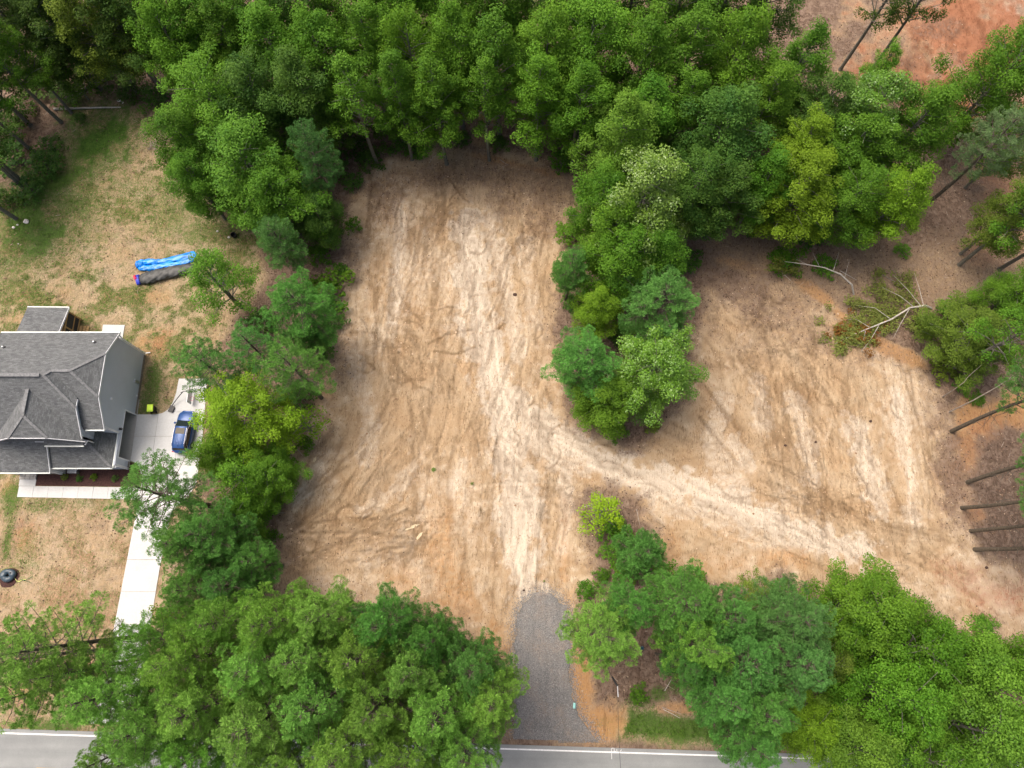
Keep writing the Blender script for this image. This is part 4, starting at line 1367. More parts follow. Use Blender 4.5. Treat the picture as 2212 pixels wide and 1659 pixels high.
p0 = plan(345, 598)
dr = empty("rolled_vinyl", (p0[0], p0[1], gz(*p0)))
tag(dr, "charcoal vinyl roll with blue and red end lying in the yard", "inflatable")
lumpy_roll(rel(dr, [(303, 607), (330, 601), (360, 593), (392, 586), (425, 579)]), [.62, .72, .72, .66, .5], [.34, .40, .40, .36, .25], seed=3).build("cover", M['dark_vinyl'], dr, True)
lumpy_roll(rel(dr, [(297, 608), (306, 606)]), [.60, .66], [.33, .36], seg=10, seed=4).build("inner_wrap", M['royal_vinyl'], dr, True)
lumpy_roll(rel(dr, [(294, 606), (300, 603)]), [.34, .40], [.36, .42], seg=10, seed=6, wr=.25).build("loose_fold", M['red_vinyl'], dr, True)
p0 = plan(350, 570)
br_ = empty("folded_vinyl", (p0[0], p0[1], gz(*p0)))
tag(br_, "bright blue vinyl sheet folded lengthwise lying in the yard", "inflatable")
lumpy_roll(rel(br_, [(298, 569), (325, 567), (350, 566), (385, 560), (425, 550)]), [.30, .34, .26, .40, .5], [.24, .22, .16, .20, .14], seed=7, wr=.2).build("upper_fold", M['blue_vinyl'], br_, True)
lumpy_roll(rel(br_, [(300, 580), (325, 580), (355, 575), (390, 570), (420, 560)]), [.32, .36, .34, .30, .3], [.22, .18, .16, .16, .12], seed=9, wr=.2).build("lower_fold", M['blue_vinyl'], br_, True)
lumpy_roll(rel(br_, [(296, 574), (312, 572)]), [.42, .36], [.30, .26], seg=14, seed=12, wr=.35).build("bunched_end", M['blue_vinyl'], br_, True)

# ------------------------------------------------------------------ pot, watering bag, hose, sprinkler
p0 = plan(507, 511)
pot = tag(MB().lathe([(.0, .02), (.22, .02), (.25, .0), (.31, .44), (.34, .44), (.34, .48), (.29, .48), (.24, .06), (0, .06)], 20).build("plant_pot", M['black_plastic']),
          "black round empty plant pot standing at the yard edge", "plant pot")
pot.location = (p0[0], p0[1], gz(*p0))
p0 = plan(20, 1246)
ring = MB()
pts = [(1.0 * (1 + .12 * math.sin(3 * a)) * math.cos(a), -.1 + 1.05 * (1 + .1 * math.sin(2 * a + 1)) * math.sin(a)) for a in [k * math.pi / 12 for k in range(24)]]
ring.prism(pts, -0.04, 0.05)
ro = ring.build("mulch_ring", M['mulch'])
ro.location = (p0[0], p0[1], gz(*p0))
tag(ro, "round patch of dark mulch at the left edge of the yard", "mulch", kind="structure")
wb = empty("watering_bag", (p0[0], p0[1] + 0.15, gz(*p0) + .05))
tag(wb, "slate blue watering bag lying on a mulch ring", "watering bag")
v, f = [], []
for i in range(24):
    a = 2 * math.pi * i / 24
    for k in range(10):
        b = 2 * math.pi * k / 10
        rr = .42 + (.30 + .05 * math.sin(3 * a)) * math.cos(b)
        v.append((rr * math.cos(a) * 1.15, rr * math.sin(a) * .95, max(0, .2 + (.24 + .04 * math.sin(4 * a + 1)) * math.sin(b))))
for i in range(24):
    for k in range(10):
        f.append((i * 10 + k, ((i + 1) % 24) * 10 + k, ((i + 1) % 24) * 10 + (k + 1) % 10, i * 10 + (k + 1) % 10))
MB().add(v, f).build("bag", M['blue_bag'], wb, True)
MB().tube([(.35, .25, .4), (.36, .27, .55)], .07, 8).build("filler_cap", M['black_plastic'], wb)
ho = tag(MB().tube([(p0[0] + .42, p0[1] - .05, .20), (p0[0] + .62, p0[1] - .1, .05), (p0[0] + .9, p0[1] - .42, .04), (p0[0] + 1.15, p0[1] - .46, .04), (p0[0] + 1.45, p0[1] - .28, .04), (p0[0] + 1.85, p0[1] - .26, .06)], .028, 6).build("garden_hose", M['yellow_hose']),
         "short pale yellow hose between watering bag and sprinkler", "hose")
sp = empty("sprinkler", (p0[0] + 1.85, p0[1] - .35, gz(*p0)))
tag(sp, "small dark green tripod sprinkler at the hose end in the yard", "sprinkler")
for a in (40, 165, 330):
    MB().tube([(0, 0, .3), (.75 * math.cos(math.radians(a)), .6 * math.sin(math.radians(a)), .02)], .018, 5).build("leg", M['green_plastic'], sp)
MB().lathe([(.0, .24), (.07, .25), (.08, .33), (.04, .42), (0, .43)], 8).build("head", M['green_plastic'], sp)

# ------------------------------------------------------------------ trees: shared meshes
def rot_frame(Nv, rng):
    """two unit tangents for each normal, random spin"""
    r = rng.normal(size=Nv.shape)
    t = np.cross(Nv, r)
    t /= np.linalg.norm(t, axis=1)[:, None] + 1e-9
    return t, np.cross(Nv, t)


def leaf_mesh(name, P, Nv, size, tone, rng, aspect=0.72, fold=0.16):
    t, b = rot_frame(Nv, rng)
    L = size[:, None]
    bend = Nv * (L * fold)
    v0 = P - t * L * 0.5
    v1 = P + b * L * 0.5 * aspect + bend
    v2 = P + t * L * 0.55
    v3 = P - b * L * 0.5 * aspect + bend
    V = np.stack([v0, v1, v2, v3], 1).reshape(-1, 3)
    F = np.arange(len(V)).reshape(-1, 4)
    return mesh_np(name, V, F, {"tone": np.repeat(tone, 4)})


def clump_leaves(C, R, rng, per, leaf, flat=0.75):
    """leaves through each clump's volume, more on its outer and upper side"""
    P, Nn, T, Sz = [], [], [], []
    for c, r in zip(C, R):
        n = int(per * (r / 0.95) ** 2)
        d = rng.normal(size=(n, 3))
        d[:, 2] = d[:, 2] + 0.35
        d /= np.linalg.norm(d, axis=1)[:, None]
        rad = r * rng.random(n) ** 0.42
        q = d * rad[:, None]
        q[:, 2] *= flat
        # lumps within a clump
        P.append(c + q)
        nn = d * 0.55 + np.array([0, 0, 0.75]) + rng.normal(size=(n, 3)) * 0.42
        Nn.append(nn / np.linalg.norm(nn, axis=1)[:, None])
        ct = rng.uniform(0.25, 0.75)
        T.append(np.clip(ct + rng.normal(size=n) * 0.2, 0, 1))
        Sz.append(leaf * rng.uniform(0.7, 1.3, n))
    return np.concatenate(P), np.concatenate(Nn), np.concatenate(T), np.concatenate(Sz)


def broadleaf(seed, h=18.0, r=4.2, hb=0.28, limbs=56, per=210, leaf=0.175, round_=0.0, trunk_r=0.24, clump=(0.65, 1.15)):
    rng = np.random.default_rng(seed)
    rr = random.Random(seed)
    wood = MB()
    tp = []
    wx, wy = rr.uniform(-.3, .3), rr.uniform(-.3, .3)
    for i in range(9):
        t = i / 8
        tp.append((wx * math.sin(t * 3.1) , wy * math.sin(t * 2.6), h * 0.95 * t))
    wood.tube(tp, [trunk_r * (1 - 0.88 * (i / 8)) + 0.02 for i in range(9)], 8)
    wood.tube([(0, 0, -0.3), (0, 0, 0.35)], [trunk_r * 1.5, trunk_r * 1.0], 8)
    C, R = [], []
    for i in range(limbs):
        q = (i + 0.5) / limbs
        z = h * (hb + (1 - hb) * q)
        prof = (1 - q ** (1.45 + round_ * 2)) ** (0.85 - .2 * round_) * (0.72 + 0.28 * min(1, q / 0.25))
        ln = r * prof * rr.uniform(0.5, 1.22)
        az = i * 2.39996 + rr.uniform(-.5, .5)
        rise = 0.25 + 0.6 * q
        z0 = max(h * hb * 0.75, z - ln * 0.55)
        zt = z + ln * 0.12 * rr.uniform(-1, 1) + ln * 0.1
        end = Vector((math.cos(az) * ln, math.sin(az) * ln, zt))
        mid = Vector((math.cos(az) * ln * 0.45, math.sin(az) * ln * 0.45, z0 + (zt - z0) * 0.6))
        st_ = Vector((0, 0, z0))
        wood.tube([st_, mid, end], [0.085 * (1 - q * .6), 0.05 * (1 - q * .5), 0.015], 4, False)
        m = max(1, int(ln / 1.15 + 0.5))
        for k in range(m):
            f = 1.0 - k * 0.85 / max(ln, 0.9)
            if f < 0.25: continue
            p = st_.lerp(mid, f / .45) if f < .45 else mid.lerp(end, (f - .45) / .55)
            sp_ = 0.55 * (1 - abs(f - .6))
            C.append((p.x + rr.gauss(0, sp_), p.y + rr.gauss(0, sp_), p.z + rr.gauss(0, .35)))
            R.append(rr.uniform(*clump))
            if k == 0 and rr.random() < .5:
                a2 = az + rr.choice([-1, 1]) * rr.uniform(.25, .5)
                C.append((math.cos(a2) * ln * .9, math.sin(a2) * ln * .9, zt + rr.uniform(-.6, .5)))
                R.append(rr.uniform(*clump) * .85)
    C.append((tp[-1][0], tp[-1][1], h * 0.97))
    R.append(clump[0])
    P, Nn, T, Sz = clump_leaves(np.array(C), np.array(R), rng, per, leaf)
    cr = leaf_mesh("broadleaf_crown", P, Nn, Sz, T, rng)
    return wood.mesh("broadleaf_trunk"), cr, h, r


def pine(seed, h=20.0, r=3.6, hb=0.5, nb=62, need=50, tuft=0.32, sparse=1.0, trunk_r=0.22):
    rng = np.random.default_rng(seed)
    rr = random.Random(seed)
    wood = MB()
    tp = []
    wx, wy = rr.uniform(-.35, .35), rr.uniform(-.35, .35)
    for i in range(9):
        t = i / 8
        tp.append((wx * math.sin(t * 2.8), wy * math.sin(t * 3.3), h * 0.96 * t))
    wood.tube(tp, [trunk_r * (1 - 0.85 * (i / 8) ** 1.2) + 0.02 for i in range(9)], 8)
    wood.tube([(0, 0, -0.3), (0, 0, 0.3)], [trunk_r * 1.35, trunk_r], 8)
    A, D, Sz, Tn = [], [], [], []
    for i in range(nb):
        q = (i + rr.random()) / nb
        z = h * (hb + (0.985 - hb) * q)
        prof = (1 - q ** 1.8) ** 0.7 * (0.55 + 0.45 * min(1, q / .25))
        ln = max(.35, r * prof * rr.uniform(.6, 1.15))
        az = i * 2.39996 + rr.uniform(-.6, .6)
        up = 0.12 + 0.75 * q
        dirh = Vector((math.cos(az), math.sin(az), 0))
        base = Vector((wx * math.sin(z / h * 2.8), wy * math.sin(z / h * 3.3), z - ln * up * .35))
        end = base + dirh * ln + Vector((0, 0, ln * up))
        mid = base + dirh * ln * .5 + Vector((0, 0, ln * up * .35))
        wood.tube([base, mid, end], [.06 * (1 - .5 * q), .04 * (1 - .5 * q), .012], 4, False)
        ct = rr.uniform(.25, .75)
        m = int(ln / .26) + 1
        for k in range(m):
            f = 1 - k * .26 / max(ln, .3)
            if f < .28: break
            p = base.lerp(mid, f * 2) if f < .5 else mid.lerp(end, f * 2 - 1)
            for side in ((-1, 1) if k else (0,)):
                if side and rr.random() > sparse: continue
                sl = side * (rr.uniform(.25, .95) * (.45 + ln * .22) * (1.15 - f * .8))
                sd = Vector((-dirh.y, dirh.x, 0))
                c = p + sd * sl + dirh * abs(sl) * .45 + Vector((0, 0, rr.uniform(-.12, .30)))
                A.append(tuple(c))
                dd = dirh * .6 + sd * (side * .5) + Vector((0, 0, .8))
                D.append(tuple(dd.normalized()))
                Sz.append(tuft * rr.uniform(.75, 1.25))
                Tn.append(min(1, max(0, ct + rr.gauss(0, .15))))
                if side and abs(sl) > .35:
                    wood.tube([p, c], [.015, .006], 3, False)
    # dead lower limbs
    for k in range(18):
        z = h * rr.uniform(hb * .35, hb)
        az = rr.uniform(0, 6.28)
        ln = rr.uniform(.6, 2.0)
        wood.tube([(0, 0, z), (math.cos(az) * ln, math.sin(az) * ln, z + ln * rr.uniform(-.1, .3))], [.035, .008], 3, False)
    A = np.array(A); D = np.array(D); Sz = np.array(Sz); Tn = np.array(Tn)
    n = len(A)
    dirs = rng.normal(size=(n, need, 3))
    dirs /= np.linalg.norm(dirs, axis=2)[:, :, None]
    dirs = dirs + D[:, None, :] * 0.6
    dirs /= np.linalg.norm(dirs, axis=2)[:, :, None]
    ln = Sz[:, None] * rng.uniform(.75, 1.0, (n, need))
    side = np.cross(dirs, rng.normal(size=(n, need, 3)))
    side /= np.linalg.norm(side, axis=2)[:, :, None] + 1e-9
    w = 0.062 * Sz[:, None, None]
    base = A[:, None, :] + dirs * (ln * .12)[:, :, None]
    tip = A[:, None, :] + dirs * ln[:, :, None]
    V = np.stack([base, tip + side * w, tip - side * w], 2).reshape(-1, 3)
    F = np.arange(len(V)).reshape(-1, 3)
    tone_ = np.clip(np.repeat(Tn, need) + rng.normal(size=n * need) * .12, 0, 1)
    cr = mesh_np("pine_crown", V, F, {"tone": np.repeat(tone_, 3)})
    return wood.mesh("pine_trunk"), cr, h, r


def shrub(seed, h=2.0, r=1.3, per=105, leaf=0.18, n=20):
    rng = np.random.default_rng(seed)
    rr = random.Random(seed)
    wood = MB()
    C, R = [], []
    for i in range(n):
        az = i * 2.39996
        q = math.sqrt((i + .5) / n)
        q2 = q * rr.uniform(.7, 1.25)
        p = (math.cos(az) * r * .9 * q2, math.sin(az) * r * .9 * q2, h * (0.8 - .5 * q * q) * rr.uniform(.55, 1.25))
        wood.tube([(p[0] * .1, p[1] * .1, -.1), (p[0] * .6, p[1] * .6, p[2] * .6), p], [.03, .02, .006], 3, False)
        C.append(p)
        R.append(rr.uniform(.22, .5) * r / 1.3)
    P, Nn, T, Sz = clump_leaves(np.array(C), np.array(R), rng, per * 2.3, leaf)
    return wood.mesh("shrub_stems"), leaf_mesh("shrub_foliage", P, Nn, Sz, T, rng), h, r


BROAD = [broadleaf(21), broadleaf(22, hb=.33, limbs=48), broadleaf(23, hb=.22, round_=.6, limbs=56), broadleaf(24, hb=.36, limbs=50, clump=(.6, 1.0)),
         broadleaf(25, h=14, r=4.6, hb=.2, round_=.9, limbs=54, leaf=.165), broadleaf(26, h=14, r=4.4, hb=.25, round_=.5, limbs=44, clump=(.75, 1.25))]
SPARSE_BROAD = [broadleaf(31, h=13, r=4.0, hb=.3, limbs=36, per=140, leaf=.18, clump=(.55, .95)), broadleaf(32, h=19, r=3.8, hb=.45, limbs=34, per=150, leaf=.18, clump=(.55, 1.0))]
PINE = [pine(41), pine(42, hb=.45, r=3.8), pine(43, h=17, r=3.9, hb=.35, nb=60), pine(44, h=17, r=3.5, hb=.4, nb=58)]
SPARSE_PINE = [pine(51, r=4.0, nb=50, sparse=.72, hb=.40), pine(52, h=21, r=3.6, nb=44, sparse=.7, hb=.5)]
SMALL_PINE = [pine(61, h=11, r=2.8, hb=.18, nb=60, trunk_r=.14), pine(62, h=11, r=3.0, hb=.25, nb=56, trunk_r=.14)]
SAPLING = [broadleaf(71, h=6, r=1.8, hb=.2, limbs=20, per=110, leaf=.17, trunk_r=.07, clump=(.4, .7)), broadleaf(72, h=7, r=2.0, hb=.25, limbs=22, per=110, leaf=.17, trunk_r=.08, clump=(.4, .75))]
SHRUB = [shrub(81), shrub(82, h=1.6, r=1.5), shrub(83, h=2.4, r=1.2)]
KINDS = {'b': (BROAD, 'leaf', 'bark', .62), 'g': (BROAD, 'gloss_leaf', 'bark', .62), 's': (SPARSE_BROAD, 'leaf', 'bark', .66), 'p': (PINE, 'needle', 'pine_bark', .74), 'q': (SPARSE_PINE, 'needle', 'pine_bark', .74),
         'm': (SMALL_PINE, 'needle', 'pine_bark', .6), 'y': (SAPLING, 'leaf', 'bark', .6), 'u': (SHRUB, 'leaf', 'bark', .5)}
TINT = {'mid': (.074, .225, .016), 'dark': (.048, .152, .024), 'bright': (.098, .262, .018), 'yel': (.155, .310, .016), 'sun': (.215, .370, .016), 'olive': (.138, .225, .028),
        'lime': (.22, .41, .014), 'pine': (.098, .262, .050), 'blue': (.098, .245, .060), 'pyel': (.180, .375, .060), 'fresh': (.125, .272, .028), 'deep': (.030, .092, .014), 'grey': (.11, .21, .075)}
_meshcache = {}
_tr = random.Random(77)


def plant(kind, xy, h, r, tint, label, cat, name, group=None, var=None, rz=None):
    lst, lm, bm_, zc = KINDS[kind]
    tw, cr, h0, r0 = lst[var if var is not None else _tr.randrange(len(lst))]
    key = (cr.name, lm)
    if key not in _meshcache:
        m2 = cr if not cr.materials else cr.copy()
        m2.materials.clear()
        m2.materials.append(M[lm])
        _meshcache[key] = m2
    if not tw.materials: tw.materials.append(M[bm_])
    e = empty(name, (xy[0], xy[1], gz(*xy)), rz if rz is not None else _tr.uniform(0, 6.28))
    sc_ = (r / r0, r / r0 * _tr.uniform(.92, 1.08), h / h0)
    a = bpy.data.objects.new("trunk" if kind != 'u' else "stems", tw)
    b = bpy.data.objects.new("crown" if kind != 'u' else "foliage", _meshcache[key])
    for o in (a, b):
        COL.objects.link(o)
        o.parent = e
        o.scale = sc_
    t = TINT[tint]
    j = [_tr.uniform(.88, 1.12) for _ in range(3)]
    b.color = (t[0] * j[0] * j[2], t[1] * j[2], t[2] * j[1] * j[2], 1)
    tag(e, label, cat, group)
    return e


def crown_at(kind, x, y, h):
    return plan(x, y, h * KINDS[kind][3])


ORD = ["first", "second", "third", "fourth", "fifth", "sixth", "seventh", "eighth", "ninth", "tenth", "eleventh", "twelfth", "thirteenth", "fourteenth", "fifteenth", "sixteenth",
       "seventeenth", "eighteenth", "nineteenth", "twentieth"]


def row(items, text, group, name, cat="tree"):
    """items: (kind, x, y, r_px, h, tint[, var]); labelled by their order from the left"""
    for i, it in enumerate(sorted(items, key=lambda q: q[1])):
        k, x, y, rp, h, t = it[:6]
        xy = crown_at(k, x, y, h)
        plant(k, xy, h, rp * px_metres(x, y, h * KINDS[k][3]), t, text % ORD[i], cat, name, group, it[6] if len(it) > 6 else None)


def one(kind, x, y, rp, h, tint, label, name, var=None, cat="tree", group=None):
    xy = crown_at(kind, x, y, h)
    return plant(kind, xy, h, rp * px_metres(x, y, h * KINDS[kind][3]), tint, label, cat, name, group, var)


# the wood along the top: three rows
row([('b', 215, 5, 94, 20, 'olive'), ('b', 330, 20, 94, 20, 'dark'), ('b', 440, 15, 88, 20, 'mid'), ('b', 555, 5, 94, 21, 'mid'), ('b', 665, 20, 94, 20, 'dark'), ('b', 765, 5, 94, 21, 'mid'),
     ('b', 865, 0, 94, 21, 'mid'), ('b', 965, 10, 99, 21, 'bright'), ('b', 1065, 0, 94, 21, 'mid'), ('b', 1165, 5, 99, 21, 'mid'), ('b', 1265, -5, 94, 21, 'mid'), ('b', 1365, 10, 94, 21, 'mid'),
     ('b', 1465, 0, 94, 21, 'mid'), ('b', 1565, 0, 99, 21, 'mid'), ('b', 1655, 10, 82, 20, 'dark')],
    "broadleaf tree in the wood's back row at the top edge, %s from the left", "back row of the wood", "broadleaf_tree")
row([('b', 385, 110, 86, 17, 'bright'), ('b', 500, 105, 82, 17, 'mid'), ('b', 600, 125, 94, 18, 'mid'), ('b', 700, 140, 94, 18, 'mid'), ('b', 800, 120, 88, 19, 'bright'), ('b', 892, 140, 94, 19, 'bright'),
     ('b', 985, 130, 86, 19, 'mid'), ('b', 1075, 150, 90, 19, 'mid'), ('b', 1180, 140, 97, 19, 'bright'), ('b', 1275, 125, 101, 19, 'bright'), ('b', 1385, 150, 90, 19, 'mid'), ('b', 1480, 140, 90, 19, 'mid'),
     ('b', 1585, 140, 97, 19, 'bright')],
    "broadleaf tree in the wood's middle row, %s from the left", "middle row of the wood", "broadleaf_tree")
row([('b', 560, 225, 88, 16, 'dark'), ('b', 660, 215, 88, 17, 'dark'), ('s', 770, 215, 77, 18, 'mid', 1), ('b', 860, 215, 68, 18, 'mid', 3), ('b', 945, 225, 79, 18, 'mid', 3), ('s', 1050, 215, 61, 17, 'mid', 1),
     ('b', 1165, 215, 86, 18, 'bright', 3), ('b', 1255, 240, 88, 17, 'mid', 1), ('b', 1390, 270, 88, 17, 'mid'), ('b', 1475, 245, 79, 17, 'mid'), ('b', 1555, 300, 108, 18, 'dark'), ('b', 1645, 235, 79, 17, 'bright')],
    "tall broadleaf tree at the wood's edge facing the lots, %s from the left", "front row of the wood", "broadleaf_tree")
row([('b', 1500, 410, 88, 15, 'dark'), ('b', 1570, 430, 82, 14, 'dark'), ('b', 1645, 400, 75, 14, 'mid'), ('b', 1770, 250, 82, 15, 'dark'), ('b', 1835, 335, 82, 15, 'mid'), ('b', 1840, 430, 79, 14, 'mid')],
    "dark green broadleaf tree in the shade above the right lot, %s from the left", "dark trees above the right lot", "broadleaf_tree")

# trees that stand out
one('b', 465, 225, 108, 16, 'bright', "big rounded light green tree at the left wood corner above the yard", "broadleaf_tree", 4)
one('b', 405, 315, 78, 14, 'mid', "medium green tree overhanging the upper right yard edge", "broadleaf_tree", 5)
one('b', 545, 365, 108, 15, 'mid', "broad green tree between yard and pale blue-green pine", "broadleaf_tree", 2)
one('b', 430, 400, 66, 12, 'mid', "low green tree leaning over the yard above the plant pot", "broadleaf_tree", 5)
one('b', 600, 430, 92, 13, 'mid', "bushy green tree at the top of the strip left of the lot", "broadleaf_tree", 4)
one('b', 690, 470, 62, 9, 'dark', "dark bushy tree at the left lot's upper left corner", "broadleaf_tree", 5)
one('p', 675, 320, 62, 17, 'blue', "tall pale blue-green pine at the upper left of the lot", "pine_tree", 2)
one('p', 600, 515, 62, 13, 'blue', "blue-green pine right of the black plant pot", "pine_tree", 3)
one('s', 462, 600, 82, 12, 'bright', "open light green tree overhanging the blue folded vinyl", "broadleaf_tree", 0)
one('p', 640, 660, 95, 15, 'pine', "dense pine in the strip right of the blue folded vinyl", "pine_tree", 2)
one('q', 440, 785, 82, 15, 'pine', "thin pine over the upper end of the concrete drive", "pine_tree", 0)
one('q', 625, 790, 88, 16, 'pine', "thin pine with bare lower limbs beside the left lot", "pine_tree", 0)
one('b', 530, 890, 98, 13, 'sun', "yellow-green tree right of the parked blue car", "broadleaf_tree", 4)
one('y', 650, 910, 46, 9, 'lime', "small lime green tree reaching over the left lot's edge", "broadleaf_tree", 0)
one('q', 335, 1060, 112, 16, 'pine', "wide thin pine hanging over walk and drive", "pine_tree", 0)
one('p', 440, 1160, 95, 15, 'pine', "dense pine right of the narrow drive", "pine_tree", 2)
one('p', 545, 1215, 65, 12, 'pine', "short pine at the lower left corner of the left lot", "pine_tree", 3)
one('s', 520, 1030, 75, 11, 'bright', "loose light green tree below the yellow-green tree by the drive", "broadleaf_tree", 0)
one('q', 545, 745, 72, 14, 'pine', "thin pine between the yard's lower right edge and the left lot", "pine_tree", 0)
one('m', 675, 735, 50, 10, 'pine', "small pine just below the green vine mound", "pine_tree", 1)
one('p', 395, 1180, 78, 15, 'pine', "pine standing over the narrow part of the drive", "pine_tree", 1)
one('p', 490, 1270, 78, 14, 'pine', "pine just above the roadside pine mass beside the drive", "pine_tree", 2)
one('b', 585, 1030, 62, 9, 'bright', "light green bushy tree at the left lot's lower left bend", "broadleaf_tree", 4)
one('b', 470, 985, 58, 10, 'bright', "light green bushy tree below the parked blue car", "broadleaf_tree", 5)
one('b', 520, 1120, 58, 9, 'mid', "green bushy tree right of the pine over the narrow drive", "broadleaf_tree", 4)
one('p', 405, 1275, 66, 13, 'pine', "small pine between narrow drive and roadside pine mass", "pine_tree", 3)
# roadside pines, lower left
row([('q', 95, 1405, 118, 24, 'pyel', 0), ('q', 10, 1440, 95, 22, 'pyel', 1), ('q', 160, 1450, 85, 22, 'pyel', 0), ('p', 335, 1375, 78, 21, 'pyel'), ('p', 400, 1430, 100, 22, 'pyel'), ('p', 480, 1345, 85, 20, 'pyel'), ('p', 590, 1350, 100, 22, 'pyel'), ('p', 560, 1440, 95, 22, 'pyel'),
     ('p', 700, 1330, 92, 21, 'pyel'), ('p', 660, 1420, 100, 22, 'pyel'), ('p', 780, 1420, 100, 22, 'pyel'), ('p', 830, 1350, 88, 21, 'pine'), ('p', 925, 1385, 88, 20, 'pine'), ('p', 890, 1450, 95, 22, 'pyel'), ('p', 1020, 1440, 92, 21, 'pine')],
    "pine in the upper row of the mass left of the gravel, %s from the left", "upper row of roadside pines left of the gravel", "pine_tree")
row([('q', 60, 1500, 90, 22, 'pyel', 0), ('p', 240, 1500, 108, 22, 'pyel'), ('p', 330, 1570, 100, 23, 'pyel'), ('p', 260, 1630, 80, 22, 'pyel'), ('p', 440, 1530, 105, 23, 'pyel'), ('p', 420, 1640, 95, 23, 'pyel'), ('p', 560, 1560, 115, 23, 'pyel'),
     ('p', 610, 1660, 105, 23, 'pyel'), ('p', 690, 1520, 110, 23, 'pyel'), ('p', 750, 1620, 110, 23, 'pyel'), ('p', 820, 1530, 105, 23, 'pyel'), ('p', 880, 1640, 105, 23, 'pyel'), ('p', 950, 1540, 105, 23, 'pyel'), ('p', 1010, 1630, 95, 23, 'pyel'), ('p', 1065, 1510, 88, 21, 'pyel')],
    "pine in the lower row of the mass left of the gravel, %s from the left", "lower row of roadside pines left of the gravel", "pine_tree")
# roadside trees, lower right
one('y', 1300, 1105, 52, 6, 'lime', "lime green sapling on the dark bed between the lots", "sapling", 1)
one('m', 1385, 1195, 62, 11, 'pine', "slim pine below the lime green sapling", "pine_tree", 0)
row([('p', 1310, 1375, 100, 18, 'pyel', 2), ('p', 1365, 1310, 72, 16, 'pine'), ('p', 1480, 1305, 98, 17, 'pine'), ('p', 1575, 1330, 85, 17, 'pine'), ('p', 1515, 1400, 95, 18, 'pyel', 2), ('p', 1600, 1430, 105, 18, 'pine'), ('p', 1705, 1340, 100, 18, 'blue'), ('p', 1715, 1430, 90, 18, 'blue'),
     ('p', 1560, 1510, 85, 18, 'pine'), ('p', 1640, 1540, 92, 18, 'pine'), ('p', 1620, 1610, 72, 18, 'pine'), ('p', 1480, 1440, 55, 17, 'pine')],
    "roadside pine right of the gravel entrance, %s from the left", "roadside pines right of the gravel", "pine_tree")
row([('b', 1875, 1318, 100, 15, 'bright', 2), ('b', 1968, 1400, 108, 16, 'mid', 4), ('b', 2065, 1430, 102, 16, 'fresh', 5), ('b', 1925, 1500, 108, 17, 'bright', 4), ('b', 2085, 1560, 118, 17, 'fresh', 2),
     ('b', 1845, 1610, 84, 15, 'fresh', 5), ('b', 1990, 1640, 100, 17, 'mid', 4), ('b', 2200, 1440, 80, 16, 'bright', 5), ('b', 2205, 1590, 80, 17, 'bright', 2), ('s', 1790, 1430, 60, 12, 'olive', 0)],
    "broad green tree in the lower right roadside clump, %s from the left", "broadleaf clump lower right", "broadleaf_tree")
one('b', 1745, 1565, 72, 12, 'yel', "yellow-green tree between roadside pines and the lower right clump", "broadleaf_tree", 4)
one('s', 1640, 1290, 55, 9, 'olive', "small olive tree between two pines at the right lot's lower edge", "broadleaf_tree", 0)
# island between the lots
one('b', 1340, 315, 96, 19, 'fresh', "tall bright green tree at the top of the island between the lots", "broadleaf_tree", 0)
one('g', 1385, 445, 108, 18, 'fresh', "large glossy bright green tree in the island's upper half", "broadleaf_tree", 2)
one('b', 1300, 440, 78, 15, 'mid', "green tree on the island's upper left side", "broadleaf_tree", 5)
one('b', 1350, 555, 95, 14, 'mid', "full green tree in the middle of the island above the pines", "broadleaf_tree", 4)
one('b', 1330, 500, 78, 15, 'bright', "bright green tree filling the island's middle above the small pine", "broadleaf_tree", 0)
one('b', 1420, 560, 72, 13, 'mid', "green tree on the island's right side above the wide pine", "broadleaf_tree", 1)
one('p', 1235, 575, 55, 12, 'pine', "small pine on the island's upper left edge by the left lot", "pine_tree", 3)
one('p', 1425, 650, 108, 14, 'pine', "wide dense pine on the island's right side", "pine_tree", 2)
one('b', 1290, 670, 55, 11, 'yel', "narrow yellow-green tree among the island pines", "broadleaf_tree", 0)
one('p', 1262, 775, 90, 13, 'pine', "pine on the island's lower left side by the left lot", "pine_tree", 3)
one('g', 1412, 795, 98, 13, 'bright', "glossy round tree at the island's lower right", "broadleaf_tree", 4)
one('b', 1305, 865, 82, 9, 'bright', "low bright green tree at the island's bottom left", "broadleaf_tree", 5)
# upper right wood
one('b', 1720, 160, 80, 17, 'mid', "green tree with rusty patches left of two dark leaning trunks", "broadleaf_tree", 1)
one('b', 1888, 170, 48, 14, 'bright', "small bright green tree beside the red clay clearing", "broadleaf_tree", 3)
one('g', 1870, 260, 95, 17, 'mid', "big green tree at the lower left of the red clay clearing", "broadleaf_tree", 2)
one('b', 1970, 285, 92, 17, 'mid', "broad green tree just below the red clay clearing", "broadleaf_tree", 0)
one('b', 1725, 325, 78, 16, 'yel', "upper of the two yellow-green trees in the right wood", "broadleaf_tree", 3)
one('b', 1725, 415, 88, 15, 'yel', "lower and wider of the two yellow-green trees in the right wood", "broadleaf_tree", 2)
one('b', 1935, 440, 80, 15, 'yel', "yellow-green tree standing apart at the right wood's edge", "broadleaf_tree", 1)
one('b', 2150, 175, 98, 18, 'mid', "spreading green tree at the right edge of the red clay clearing", "broadleaf_tree", 4)
one('b', 2215, 290, 62, 17, 'mid', "green tree cut by the right edge beside the grey-green pine", "broadleaf_tree", 5)
one('b', 2215, 130, 80, 19, 'mid', "green tree cut by the right edge beside the clay clearing", "broadleaf_tree", 1)
one('q', 2140, 310, 85, 18, 'grey', "hazy grey-green pine near the upper right edge", "pine_tree", 1)
one('b', 2200, 455, 70, 16, 'olive', "olive tree cut by the right edge above the fallen tree", "broadleaf_tree", 5)
